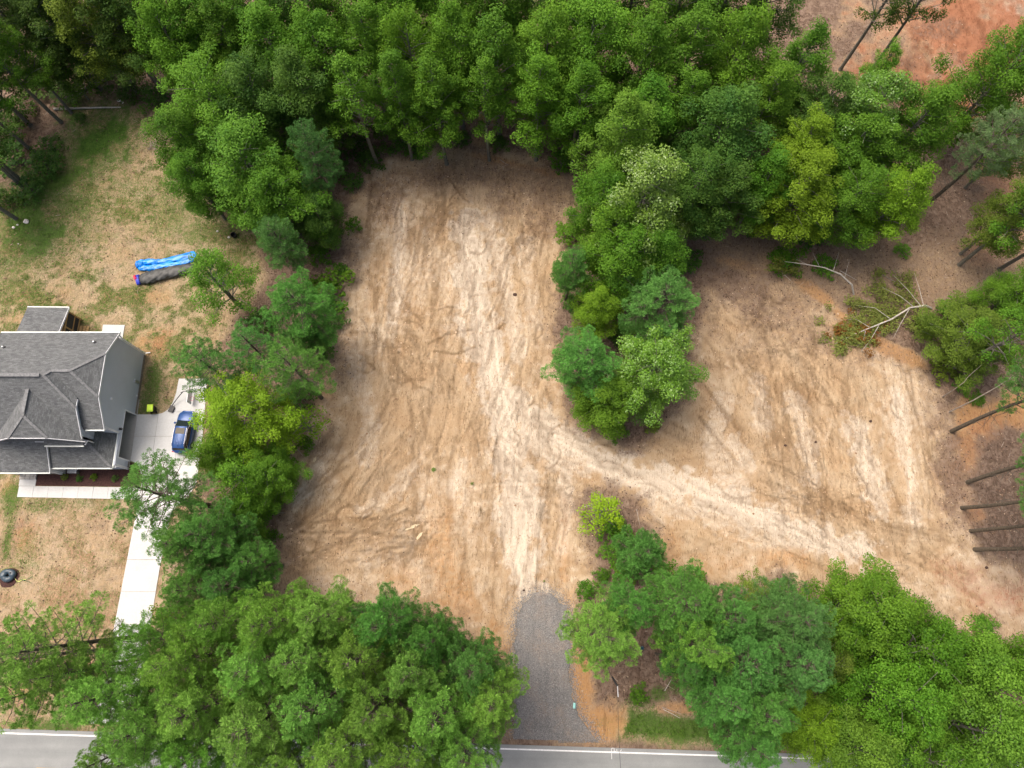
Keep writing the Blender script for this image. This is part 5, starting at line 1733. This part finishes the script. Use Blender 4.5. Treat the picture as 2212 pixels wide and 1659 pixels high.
one('b', 2185, 640, 68, 9, 'bright', "low bright green tree at the right edge beside the fallen tree", "broadleaf_tree", 5)
one('b', 2090, 725, 88, 7.5, 'olive', "low olive leafy tree right of the fallen tree", "broadleaf_tree", 4)
one('s', 2150, 770, 55, 7, 'olive', "small thin olive tree below the low olive leafy tree", "broadleaf_tree", 0)


def trunk_tree(kind, bx_, by_, h, r, tint, label, name, var=None):
    xy = plan(bx_, by_)
    return plant(kind, xy, h, r, tint, label, "tree", name, None, var)


trunk_tree('s', 1815, 150, 21, 3.6, 'deep', "left of two tall dark leaning trunks by the red clay clearing", "broadleaf_tree", 1)
trunk_tree('s', 1878, 158, 21, 3.6, 'deep', "right of two tall dark leaning trunks by the red clay clearing", "broadleaf_tree", 1)
trunk_tree('s', 2072, 572, 20, 3.6, 'mid', "tall tree with thick dark trunk, left of a pair at the right edge", "broadleaf_tree", 1)
trunk_tree('s', 2158, 582, 20, 3.6, 'mid', "tall tree with thick dark trunk, right of a pair at the right edge", "broadleaf_tree", 1)
for i, (bx_, by_, hh, w_) in enumerate(((2050, 800, 19, "uppermost"), (2055, 932, 21, "second"), (2090, 1042, 21, "third"), (2078, 1097, 20, "fourth"), (2097, 1147, 21, "fifth"), (2105, 1187, 22, "lowest"))):
    trunk_tree('q' if i else 's', bx_, by_, hh, 3.4, 'pine' if i else 'mid', "bare leaning trunk at the right edge of the right lot, %s of six" % w_, "pine_tree" if i else "broadleaf_tree", 1)
# upper left wood with bare trunks
for bx_, by_, hh, t_, w_ in ((132, 264, 17, 'mid', "uppermost"), (72, 328, 16, 'mid', "second"), (46, 402, 16, 'dark', "third"), (34, 472, 16, 'dark', "lowest")):
    trunk_tree('s', bx_, by_, hh, 3.6, t_, "grey leaning trunk at the yard's upper left edge, %s of four" % w_, "broadleaf_tree", 1)
one('s', 190, 60, 85, 16, 'olive', "brownish thin tree with bare twigs in the upper left wood", "broadleaf_tree", 0)
one('b', 40, 120, 60, 16, 'mid', "green tree cut by the left edge in the upper left wood", "broadleaf_tree", 3)
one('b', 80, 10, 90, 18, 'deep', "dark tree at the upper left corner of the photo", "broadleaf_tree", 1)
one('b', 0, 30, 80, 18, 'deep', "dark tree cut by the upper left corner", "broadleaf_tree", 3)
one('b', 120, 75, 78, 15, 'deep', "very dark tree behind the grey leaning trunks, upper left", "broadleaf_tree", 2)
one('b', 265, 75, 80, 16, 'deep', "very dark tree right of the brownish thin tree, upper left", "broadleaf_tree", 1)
one('b', -60, 150, 80, 16, 'dark', "added shade-casting tree mostly beyond the left edge, upper of two", "broadleaf_tree", 1)  # added mostly out of view to block light from the upper left wood
one('b', -75, 290, 85, 15, 'dark', "added shade-casting tree mostly beyond the left edge, lower of two", "broadleaf_tree", 3)  # second added tree, also mostly unseen, there to cast shade
one('y', 155, 172, 42, 6, 'mid', "small leafy sapling in the dark upper left wood", "sapling", 0)

# shrubs and undergrowth, each strip labelled from top to bottom
def shrubs(items, text, group, kind='u'):
    for i, it in enumerate(sorted(items, key=lambda q: q[1])):
        x, y, rp, h, t = it
        xy = plan(x, y, h * .5)
        plant(kind, xy, h, rp * px_metres(x, y), t, text % ORD[i], "shrub", "understory_shrub", group)


shrubs([(690, 545, 30, 2.0, 'mid'), (735, 585, 22, 1.2, 'mid'), (705, 625, 52, 3.0, 'bright'), (690, 735, 42, 2.2, 'dark'), (720, 690, 30, 1.6, 'dark'), (640, 850, 40, 2.0, 'dark'), (600, 985, 40, 2.2, 'mid'), (560, 1055, 55, 2.6, 'mid'),
        (520, 1100, 45, 2.2, 'mid'), (590, 1075, 26, 1.5, 'bright'), (500, 960, 45, 2.4, 'mid'), (560, 700, 40, 1.8, 'dark'), (660, 960, 20, 1.2, 'mid'), (480, 1255, 40, 2.2, 'dark'), (360, 1330, 34, 2.4, 'olive'), (585, 1160, 20, 1.2, 'mid'), (760, 485, 20, 1.4, 'mid')],
       "leafy undergrowth shrub in the strip left of the lot, %s from the top", "undergrowth left of the lot")
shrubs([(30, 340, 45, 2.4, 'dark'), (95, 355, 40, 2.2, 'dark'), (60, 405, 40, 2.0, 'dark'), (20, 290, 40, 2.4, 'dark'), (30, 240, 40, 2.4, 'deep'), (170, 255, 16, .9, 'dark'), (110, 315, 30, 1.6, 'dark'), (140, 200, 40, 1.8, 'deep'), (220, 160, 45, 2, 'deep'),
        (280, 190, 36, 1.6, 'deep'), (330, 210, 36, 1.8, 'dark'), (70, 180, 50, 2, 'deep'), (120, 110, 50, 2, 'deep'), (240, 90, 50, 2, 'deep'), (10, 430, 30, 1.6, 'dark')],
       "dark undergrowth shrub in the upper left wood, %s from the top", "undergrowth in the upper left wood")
shrubs([(760, 300, 40, 2, 'deep'), (800, 340, 34, 1.8, 'dark'), (870, 300, 36, 2, 'dark'), (900, 325, 26, 1.4, 'mid'), (830, 270, 40, 2, 'deep'), (720, 350, 40, 2, 'dark'), (1000, 300, 22, 1.2, 'dark'), (1080, 310, 22, 1.2, 'dark'), (1215, 350, 32, 1.8, 'mid'),
        (1230, 300, 40, 2, 'dark'), (1300, 260, 40, 2, 'deep'), (940, 260, 40, 2, 'deep'), (700, 270, 45, 2, 'deep'), (760, 390, 26, 1.4, 'dark')],
       "shaded shrub along the wood's edge above the left lot, %s from the top", "undergrowth above the left lot")
shrubs([(1440, 1245, 36, 2.4, 'bright'), (1270, 1275, 26, 1.6, 'mid'), (1300, 1245, 20, 1.2, 'mid'), (1325, 1140, 36, 2.0, 'bright'), (1350, 1165, 30, 1.8, 'mid'), (1315, 1190, 24, 1.2, 'mid'), (1345, 1235, 30, 1.6, 'mid'), (1380, 1500, 22, 1.0, 'mid'), (1610, 1560, 36, 2, 'mid'), (1800, 1310, 36, 2.2, 'dark'), (1690, 1280, 30, 1.8, 'mid'), (1500, 1250, 30, 1.6, 'mid'), (2130, 1350, 26, 1.6, 'mid'), (1800, 1480, 45, 2.2, 'dark'), (1780, 1400, 40, 2, 'dark')],
       "shrub among the roadside trees right of the gravel, %s from the top", "undergrowth right of the gravel")
shrubs([(1230, 505, 34, 2, 'bright'), (1215, 590, 26, 1.6, 'mid'), (1240, 650, 30, 1.6, 'dark'), (1480, 560, 40, 2, 'dark'), (1330, 930, 26, 1.4, 'mid'), (1410, 920, 18, .9, 'olive'), (1350, 720, 40, 2, 'dark')],
       "low shrub at the foot of the island trees, %s from the top", "undergrowth on the island")
shrubs([(1640, 480, 40, 2, 'dark'), (1750, 500, 40, 1.8, 'dark'), (1700, 560, 40, 1.4, 'mid'), (1780, 575, 30, 1.2, 'mid'), (2040, 795, 34, 1.6, 'olive'), (2080, 830, 24, 1.0, 'mid'), (2110, 860, 20, .8, 'mid'), (2000, 700, 30, 1.4, 'olive'), (2060, 670, 36, 1.8, 'mid'), (1860, 470, 40, 2, 'dark'), (1950, 540, 20, 1, 'mid')],
       "shrub on the brown wood floor right of the island, %s from the top", "undergrowth in the right wood")
# shrubs in the planting bed
for i, (x, y, t, h) in enumerate(((142, 1031, 'olive', .55), (173, 1034, 'dark', .5), (205, 1031, 'yel', .6), (250, 1034, 'dark', .55), (287, 1033, 'olive', .5))):
    xy = plan(x, y)
    plant('u', xy, h, .42, t, "small round shrub in the mulch bed, %s from the left" % ORD[i], "shrub", "bed_shrub", "shrubs in the mulch bed")

# ------------------------------------------------------------------ fallen and dead timber
def leafy_cloud(centres, radii, per, leaf, seed, name, mat, parent, color):
    rng = np.random.default_rng(seed)
    P, Nn, T, Sz = clump_leaves(np.array(centres, float), np.array(radii, float), rng, per, leaf, .6)
    P[:, 2] = np.maximum(P[:, 2], .05)
    me = leaf_mesh(name, P, Nn, Sz, T, rng)
    o = link(name, me, parent, mat)
    o.color = (*color, 1)
    return o


ft0 = plan(2012, 664)
ft = empty("fallen_tree", (ft0[0], ft0[1], gz(*ft0)))
tag(ft, "fallen pale tree with wilted red and yellow-green leaves on the right lot's edge", "fallen tree")
FR = lambda x, y, h: (plan(x, y, h)[0] - ft0[0], plan(x, y, h)[1] - ft0[1], h)
MB().tube([FR(2012, 666, .1), FR(2000, 660, .7), FR(1965, 665, 1.0), FR(1925, 690, 1.0), FR(1880, 708, .9), FR(1845, 722, .7), FR(1805, 742, .4)], [.12, .115, .10, .085, .07, .05, .02], 8).build("trunk", M['pale_bark'], ft)
rb = random.Random(4)
limbs = [((1990, 662, .8), (1960, 625, 1.2), (1930, 595, 1.0)), ((1995, 660, .8), (1985, 620, 1.2), (1975, 590, .9)), ((1975, 664, 1.0), (1945, 640, 1.3), (1905, 620, 1.0)), ((1925, 690, 1.0), (1890, 665, 1.2), (1850, 660, .8)),
         ((1965, 666, 1.0), (1945, 700, .9), (1930, 730, .5)), ((1900, 700, .9), (1880, 735, .6), (1860, 760, .4)), ((1870, 712, .9), (1865, 735, .6), (1850, 750, .3)), ((1880, 708, .9), (1850, 690, 1.0), (1830, 690, .7))]
for a_, b_, c_ in limbs:
    MB().tube([FR(*a_), FR(*b_), FR(*c_)], [.04, .028, .01], 5, False).build("limb", M['pale_bark'], ft)
cs = [FR(1935 + rb.uniform(-50, 40), 605 + rb.uniform(-22, 45), rb.uniform(.1, .9)) for _ in range(30)] + [FR(1880 + rb.gauss(0, 42), 688 + rb.gauss(0, 26), rb.uniform(.1, .75)) for _ in range(90)] + \
     [FR(1830 + rb.gauss(0, 24), 732 + rb.gauss(0, 13), rb.uniform(.1, .5)) for _ in range(40)]
leafy_cloud(cs, [rb.uniform(.5, .95) for _ in cs], 85, .2, 5, "foliage", M['leaf'], ft, (.20, .24, .06))
cs = [FR(1850 + rb.gauss(0, 32), 718 + rb.gauss(0, 18), rb.uniform(.2, .75)) for _ in range(34)]
leafy_cloud(cs, [rb.uniform(.4, .7) for _ in cs], 110, .2, 6, "wilted_foliage", M['leaf'], ft, (.24, .075, .025))

# arched bare trunk
b0 = plan(1843, 634)
bt = empty("bent_dead_tree", (b0[0], b0[1], gz(*b0)))
tag(bt, "leafless pale trunk arching over the wood floor above the right lot", "dead tree")
BR = lambda x, y, h: (plan(x, y, h)[0] - b0[0], plan(x, y, h)[1] - b0[1], h)
MB().tube([BR(1844, 636, 0), BR(1840, 615, 1.2), BR(1815, 592, 2.2), BR(1780, 578, 2.7), BR(1740, 571, 2.8), BR(1695, 565, 2.4)], [.11, .10, .09, .07, .05, .02], 7).build("trunk", M['pale_bark'], bt)
for a_, b_ in (((1825, 598, 2.0), (1835, 560, 2.4)), ((1800, 585, 2.4), (1812, 545, 3.0)), ((1770, 576, 2.7), (1755, 545, 3.2)), ((1745, 572, 2.8), (1720, 560, 3.1))):
    MB().tube([BR(*a_), BR(*b_)], [.03, .008], 4).build("twig", M['pale_bark'], bt)
cs = [BR(1690 + rb.uniform(-30, 40), 572 + rb.uniform(-12, 16), rb.uniform(.3, 2)) for _ in range(14)]
leafy_cloud(cs, [rb.uniform(.4, .7) for _ in cs], 90, .22, 8, "foliage", M['leaf'], bt, (.12, .14, .03))

# thin dead stems at the right lot's edge
for pts, r_, lab in (([(2036, 857, 0), (2060, 842, 2.5), (2082, 826, 4.5), (2090, 815, 5.2), (2106, 800, 6.2)], .07, "short crooked dead stem left of the bare trunks"),
                     ([(2050, 890, 0), (2100, 866, 4.0), (2150, 838, 7.2), (2175, 822, 8.5), (2205, 808, 9.6)], .09, "long thin dead stem above the bare trunks")):
    p0 = plan(pts[0][0], pts[0][1])
    e = empty("dead_sapling", (p0[0], p0[1], gz(*p0)))
    q = [(plan(x, y, h)[0] - p0[0], plan(x, y, h)[1] - p0[1], h) for x, y, h in pts]
    MB().tube(q, [r_ * (1 - .8 * i / (len(q) - 1)) for i in range(len(q))], 6).build("stem", M['dead_wood'], e)
    MB().tube([q[3], (q[3][0] + .9, q[3][1] + 1.0, q[3][2] + 1.2)], [.03, .008], 4).build("side_branch", M['dead_wood'], e)
    tag(e, lab, "dead tree")

# logs and loose branches lying on the ground
def lying(name, pts, r0, r1, mat, label, cat="branch", z=None):
    q = []
    for x, y in pts:
        X, Y = plan(x, y)
        q.append((X, Y, gz(X, Y) + r0 * .7))
    n_ = len(q)
    o = MB().tube(q, [r0 + (r1 - r0) * i / (n_ - 1) for i in range(n_)], 6).build(name, mat)
    return tag(o, label, cat)


lying("fallen_log", [(118, 237), (160, 235), (210, 234), (262, 233)], .16, .07, M['pale_bark'], "white birch-like log lying at the yard's upper left end", "log")
lying("fallen_log", [(138, 218), (180, 196), (235, 168)], .22, .12, M['dead_wood'], "brown log lying aslant in the dark upper left wood", "log")
lying("fallen_log", [(1680, 1250), (1712, 1252)], .12, .07, M['pine_bark'], "short dark log on the brown patch below the right lot", "log")
br_items = [([(1430, 1528), (1450, 1535), (1472, 1543)], "pale fallen branch on the grass verge, left of two"), ([(1432, 1532), (1452, 1542), (1470, 1552)], "pale fallen branch lying just below another on the verge"),
            ([(1500, 1522), (1520, 1532), (1545, 1534), (1565, 1546)], "long pale crooked branch on the verge under the pines"), ([(1486, 1520), (1505, 1534)], "short pale branch left of the crooked branch on the verge"),
            ([(1436, 1492), (1450, 1468)], "pale stick on the brown litter right of the gravel"), ([(1553, 1494), (1566, 1512)], "pale stick beside clay patch under the roadside pines"),
            ([(1375, 1100), (1382, 1135)], "thin grey stick on the dark bed right of the sapling"), ([(1262, 1095), (1285, 1088)], "thin grey stick on the dark bed left of the sapling"),
            ([(1690, 590), (1708, 606)], "pale stick on the brown wood floor left of the arched trunk"), ([(1900, 590), (1955, 622)], "straight pale branch on the wood floor above the fallen tree"),
            ([(1815, 585), (1850, 605)], "stick on the wood floor right of the arched trunk"), ([(2105, 870), (2125, 852)], "stick on orange clay among the dead stems"),
            ([(590, 1112), (604, 1107), (618, 1108)], "thin bent branch at the left lot's lower left edge"), ([(640, 968), (655, 985)], "pale stick at the left lot's left edge"),
            ([(955, 330), (935, 340), (928, 352)], "grey branch pile stick below the wood's edge"), ([(1080, 345), (1098, 357)], "stick on the clay line above the left lot"),
            ([(1235, 352), (1262, 338)], "pale stick right of the clay line above the left lot"), ([(715, 660), (722, 680)], "grey stick right of the green vine mound"), ([(690, 700), (715, 735)], "thin grey pole leaning in the strip left of the lot")]
for i, (pts, lab) in enumerate(br_items):
    lying("fallen_branch", pts, .045, .02, M['pale_bark'] if i % 3 else M['dead_wood'], lab)

# brush heap at the yard's right edge
bh0 = plan(331, 318)
mb = MB()
for k in range(40):
    a = rb.uniform(0, 6.28)
    x, y, z = rb.gauss(0, .35), rb.gauss(0, .3), rb.uniform(.02, .35)
    l_ = rb.uniform(.3, .9)
    mb.tube([(x, y, z), (x + math.cos(a) * l_, y + math.sin(a) * l_, z + rb.uniform(-.02, .2))], .018, 3, False)
o = mb.build("brush_heap", M['dead_wood'])
o.location = (bh0[0], bh0[1], gz(*bh0))
tag(o, "small heap of grey twigs on the yard's upper right edge", "brush heap")

# stones, scraps and clods that can be picked out
def rock(name, x, y, r_, mat, label, cat, seed, sq=.6):
    rng = random.Random(seed)
    v, f = [], []
    for i in range(5):
        for k in range(9):
            th = math.pi * i / 4
            a = 2 * math.pi * k / 9
            q = r_ * rng.uniform(.75, 1.15)
            v.append((q * math.sin(th) * math.cos(a), q * math.sin(th) * math.sin(a) * .8, q * math.cos(th) * sq))
    for i in range(4):
        for k in range(9):
            f.append((i * 9 + k, (i + 1) * 9 + k, (i + 1) * 9 + (k + 1) % 9, i * 9 + (k + 1) % 9))
    o = MB().add(v, f).build(name, mat)
    X, Y = plan(x, y)
    o.location = (X, Y, gz(X, Y) + r_ * .25)
    return tag(o, label, cat)


M['clod'] = simple("dark_clod", (0.07, 0.04, 0.03), 0.95, 0.4, 6.0, bump=0.6)
M['ochre'] = simple("ochre_board", (0.52, 0.43, 0.28), 0.8, 0.2, 4.0)
for i, (x, y, r_, lab) in enumerate(((58, 479, .36, "largest white stone at the yard's left edge"), (38, 486, .16, "white stone left of the largest stone by the trunk"), (30, 492, .2, "white stone at the foot of the lowest grey trunk"), (258, 218, .26, "pale stone right of the white log"), (265, 222, .2, "small pale stone beside the stone near the white log"),
                                     (495, 513, .17, "small white stone just left of the plant pot"), (470, 500, .15, "thin white stone above left of the plant pot"), (40, 527, .1, "tiny white stone in the grass at the left edge"))):
    rock("stone", x, y, r_, M['stone'], lab, "stone", 100 + i)
for i, (x, y, r_, lab) in enumerate(((1112, 637, .28, "dark root clod lying alone in the left lot"), (1697, 962, .2, "dark clod in the right lot's centre"), (1880, 910, .2, "dark bark scrap in the right lot's upper right"), (1762, 955, .18, "small reddish clod in the right lot"), (1132, 1275, .16, "small dark clod just above the gravel entrance"), (1870, 1228, .16, "lone dark clod near the right lot's lower edge"), (2130, 1226, .2, "dark clod at the right lot's lower right"), (1065, 1380, .2, "dark clod on orange soil left of the gravel"))):
    rock("soil_clod", x, y, r_, M['clod'], lab, "clod", 200 + i, .4)
for x, y, a, l_, lab in ((890, 1138, .35, 1.7, "wider pale ochre bark slab in the left lot's lower left"), (906, 1157, .9, 1.0, "narrow pale ochre bark slab beside the wider one"), (680, 993, 1.2, .6, "small ochre scrap at the left lot's left edge")):
    X, Y = plan(x, y)
    o = MB().prism([(-l_ / 2, -.1), (l_ * .1, -.16), (l_ / 2, -.02), (l_ * .2, .14), (-l_ * .4, .1)], 0, .05).build("bark_slab", M['ochre'])
    o.location = (X, Y, gz(X, Y) + .03)
    o.rotation_euler = (0, 0, a)
    tag(o, lab, "bark slab")
for i, (x, y, r_, lab) in enumerate(((937, 1015, .26, "larger bright weed tuft alone in the left lot"), (1020, 1045, .18, "smaller weed tuft right of the larger one"), (1175, 1255, .12, "tiny weed above the gravel entrance"), (1170, 815, .2, "weed at the left lot's right edge beside the island pine"))):
    plant('u', plan(x, y), .3, r_, 'bright', lab, "weed", "weed_tuft")

# ------------------------------------------------------------------ pipe end, bucket, overhead cable
X, Y = plan(1241, 1525)
pe = empty("culvert_pipe", (X, Y, .0))
tag(pe, "pale teal pipe end poking out beside the gravel entrance", "pipe")
mb = MB()
mb.lathe([(.10, 0), (.13, 0), (.13, .06), (.115, .08), (.13, .1), (.13, .5), (.1, .5), (.1, .02)], 12)
o = mb.build("pipe", M['teal_plastic'], pe)
o.rotation_euler = (math.radians(80), 0, math.radians(-6))
o.location = (0, .3, .15)
X, Y = plan(1386, 1399)
bk = empty("bucket", (X, Y, gz(X, Y)))
tag(bk, "small dark teal bucket beside a pine trunk right of the gravel", "bucket")
MB().lathe([(0, .01), (.13, .01), (.16, .3), (.175, .3), (.175, .33), (.15, .33), (.125, .04), (0, .04)], 14).build("shell", simple("dark_teal", (.03, .12, .16), .4, .2), bk)
MB().tube([(-.16, 0, .32), (-.08, .12, .40), (.08, .12, .40), (.16, 0, .32)], .008, 4, False).build("bail_handle", M['metal'], bk)

cab = empty("overhead_cable", (0, 0, 0))
tag(cab, "thin overhead cable crossing the road right of the gravel entrance", "cable")
pa = plan(1334, 1482, 8.0)
pb = plan(1343, 1700, 8.6)
pts = [(pa[0] + (pb[0] - pa[0]) * t, pa[1] + (pb[1] - pa[1]) * t, 8.0 + .6 * t - .5 * math.sin(math.pi * t)) for t in [i / 10 for i in range(11)]]
pc = plan(1322, 1462, 7.6)
MB().tube([(pc[0] - 2.2, pc[1] + 5, 7.0), (pc[0], pc[1], 7.6)] + pts, .018, 5, False).build("wire", M['cable'], cab)
MB().tube([(pc[0], pc[1], 7.6), pts[0]], .09, 8).build("splice_case", M['cable'], cab)
MB().tube([pts[0], (pts[0][0] + .03, pts[0][1] - .9, pts[0][2] - .1)], .035, 6).build("white_sleeve", M['white_trim'], cab)

# ------------------------------------------------------------------ uncountable cover: grass, fallen leaves, twigs, crumbs
def zs(x, y):
    j = np.clip(np.searchsorted(gy, y) - 1, 0, ny - 2)
    i = np.clip(np.searchsorted(gx, x) - 1, 0, nx - 2)
    return Z[j, i], j, i


def scatter(n, weight, seed, box=(-60, 58, -14, 62)):
    rng = np.random.default_rng(seed)
    x = rng.uniform(box[0], box[1], n)
    y = rng.uniform(box[2], box[3], n)
    z, j, i = zs(x, y)
    k = rng.random(n) < weight[j, i]
    return x[k], y[k], z[k], rng


built = np.maximum.reduce([polydist(GX, GY, DRIVE) > -.1, polydist(GX, GY, GRAVEL) > -.1, GY < road_edge(GX) + .1, polydist(GX, GY, [(-56, 9.0), (-39.6, 9.0), (-39.6, 11), (-41, 13), (-41.2, 25.3), (-44, 25.3), (-44, 29), (-49, 29), (-49, 30), (-56, 30)]) > -.1]).astype(float)
# grass blades, denser and taller in weedy spots
wg = np.clip((grass - .12) * 1.1, 0, 1) * (1 - built) * np.clip(.45 + 2.2 * N2 + .8 * N1, 0.08, 1)
x, y, z, rng = scatter(420000, wg, 3)
nb_ = 4
n_ = len(x)
bx_ = np.repeat(x, nb_) + rng.normal(size=n_ * nb_) * .07
by_ = np.repeat(y, nb_) + rng.normal(size=n_ * nb_) * .07
bz_ = np.repeat(z, nb_)
a = rng.uniform(0, 6.28, n_ * nb_)
ln = rng.uniform(.06, .17, n_ * nb_) * np.repeat(rng.uniform(.7, 1.5, n_) * np.where((x > 5) & (y < -9), 1.9, 1), nb_)
wd = rng.uniform(.015, .035, n_ * nb_)
v0 = np.stack([bx_ - np.sin(a) * wd, by_ + np.cos(a) * wd, bz_ - .01], 1)
v1 = np.stack([bx_ + np.sin(a) * wd, by_ - np.cos(a) * wd, bz_ - .01], 1)
v2 = np.stack([bx_ + np.cos(a) * ln * .9, by_ + np.sin(a) * ln * .9, bz_ + ln * .6], 1)
Vg = np.stack([v0, v1, v2], 1).reshape(-1, 3)
tg = np.clip(np.repeat(rng.uniform(.1, .8, n_), nb_) + rng.normal(size=n_ * nb_) * .15, 0, 1)
go = link("yard_grass", mesh_np("yard_grass", Vg, np.arange(len(Vg)).reshape(-1, 3), {"tone": np.repeat(tg, 3)}), None, M['grass'])
go.color = (.070, .15, .020, 1)
tag(go, "short patchy grass over the yard and the road verge", "grass", kind="stuff")


def brown_mat(name, stops):
    m, nt, P, N, L = new_mat(name)
    at = N.new("ShaderNodeAttribute")
    at.attribute_name = "tone"
    r = ramp(N, L, at.outputs["Fac"], stops)
    L.new(r.outputs[0], P.inputs["Base Color"])
    P.inputs["Roughness"].default_value = 0.9
    P.inputs["Specular IOR Level"].default_value = 0.15
    return m


M['duff'] = brown_mat("dry_leaf_litter", [(0, (.05, .032, .024)), (.5, (.15, .095, .065)), (.8, (.27, .17, .11)), (1, (.42, .32, .22))])
M['twig'] = brown_mat("twig_wood", [(0, (.06, .045, .038)), (.6, (.20, .16, .13)), (1, (.52, .46, .38))])
M['crumb'] = brown_mat("soil_crumb", [(0, (.20, .12, .07)), (.5, (.38, .25, .15)), (1, (.58, .45, .32))])
wl_ = np.clip(litter, 0, 1) * (1 - built) * .9
x, y, z, rng = scatter(90000, wl_, 8, (-66, 64, -14, 72))
n_ = len(x)
nn = np.stack([rng.normal(size=n_) * .4, rng.normal(size=n_) * .4, np.ones(n_)], 1)
nn /= np.linalg.norm(nn, axis=1)[:, None]
me = leaf_mesh("leaf_litter", np.stack([x, y, z + .02], 1), nn, rng.uniform(.10, .24, n_), np.clip(rng.normal(size=n_) * .25 + .42, 0, 1), rng)
lo_ = link("leaf_litter", me, None, M['duff'])
tag(lo_, "dry brown leaf litter over the wood floor and lot edges", "leaf litter", kind="stuff")
wt = np.clip(litter * .8 + bare * .06 + red * .3, 0, 1) * (1 - built) * np.clip(.4 + 1.5 * N1, .05, 1)
x, y, z, rng = scatter(36000, wt, 12, (-60, 64, -14, 70))
n_ = len(x)
a = rng.uniform(0, 6.28, n_)
ln = rng.uniform(.12, .55, n_) * np.where(rng.random(n_) < .06, 2.2, 1)
r_ = rng.uniform(.008, .018, n_)
dx, dy = np.cos(a) * ln, np.sin(a) * ln
qx, qy = -np.sin(a) * r_, np.cos(a) * r_
e0 = np.stack([x, y, z + .015], 1)
e1 = np.stack([x + dx, y + dy, z + .02 + rng.uniform(0, .06, n_)], 1)
sd = np.stack([qx, qy, np.zeros(n_)], 1)
upv = np.stack([np.zeros(n_), np.zeros(n_), r_ * 1.6], 1)
Vt = np.stack([e0 - sd, e0 + sd, e0 + upv, e1 - sd, e1 + sd, e1 + upv], 1).reshape(-1, 3)
b_ = np.arange(n_)[:, None] * 6
Ft = np.concatenate([b_ + np.array([[0, 2, 5, 3]]), b_ + np.array([[2, 1, 4, 5]])])
to_ = link("twig_litter", mesh_np("twig_litter", Vt, Ft, {"tone": np.repeat(rng.random(n_) ** 1.4, 6)}), None, M['twig'])
tag(to_, "small sticks and twigs strewn over wood floor and bare soil", "twigs", kind="stuff")
wc = np.clip(bare * .5 + red * .4, 0, 1) * (1 - built) * np.clip(.35 + 1.6 * N2, .03, 1)
x, y, z, rng = scatter(70000, wc, 15, (-30, 60, -10, 60))
n_ = len(x)
r_ = rng.uniform(.025, .075, n_) * np.where(rng.random(n_) < .03, 2.0, 1)
c0 = np.stack([x, y, z + r_ * .3], 1)
off = np.array([[1, 0, 0], [0, 1, 0], [-1, 0, 0], [0, -1, 0], [0, 0, 1]])
Vc = (c0[:, None, :] + off[None] * r_[:, None, None] * rng.uniform(.7, 1.3, (n_, 5, 1))).reshape(-1, 3)
b_ = np.arange(n_)[:, None] * 5
Fc = np.concatenate([b_ + np.array([[k, (k + 1) % 4, 4]]) for k in range(4)])
co_ = link("soil_crumbs", mesh_np("soil_crumbs", Vc, Fc, {"tone": np.repeat(rng.random(n_), 5)}), None, M['crumb'])
tag(co_, "loose soil crumbs over the two bare lots", "soil crumbs", kind="stuff")

dgr = polydist(GX, GY, GRAVEL)
wgv = np.exp(-np.maximum(0, -dgr) / .35) * (dgr > -1.8) * .8 * (GY > road_edge(GX) + .3) * np.where(dgr > 0, .35, 1)
x, y, z, rng = scatter(160000, wgv, 19, (-2, 11, -14.5, 2))
z = np.where(polydist(x, y, GRAVEL) > 0, .055, z)
n_ = len(x)
r_ = rng.uniform(.02, .05, n_)
c0 = np.stack([x, y, z + r_ * .3], 1)
Vc = (c0[:, None, :] + off[None] * r_[:, None, None] * rng.uniform(.7, 1.3, (n_, 5, 1))).reshape(-1, 3)
b_ = np.arange(n_)[:, None] * 5
Fc = np.concatenate([b_ + np.array([[k, (k + 1) % 4, 4]]) for k in range(4)])
M['loose_stone'] = brown_mat("loose_gravel", [(0, (.11, .11, .108)), (.6, (.18, .176, .17)), (1, (.32, .315, .30))])
lg_ = link("loose_gravel", mesh_np("loose_gravel", Vc, Fc, {"tone": np.repeat(rng.random(n_), 5)}), None, M['loose_stone'])
tag(lg_, "loose gravel stones spilling over the edges of the gravel entrance", "gravel", kind="stuff")
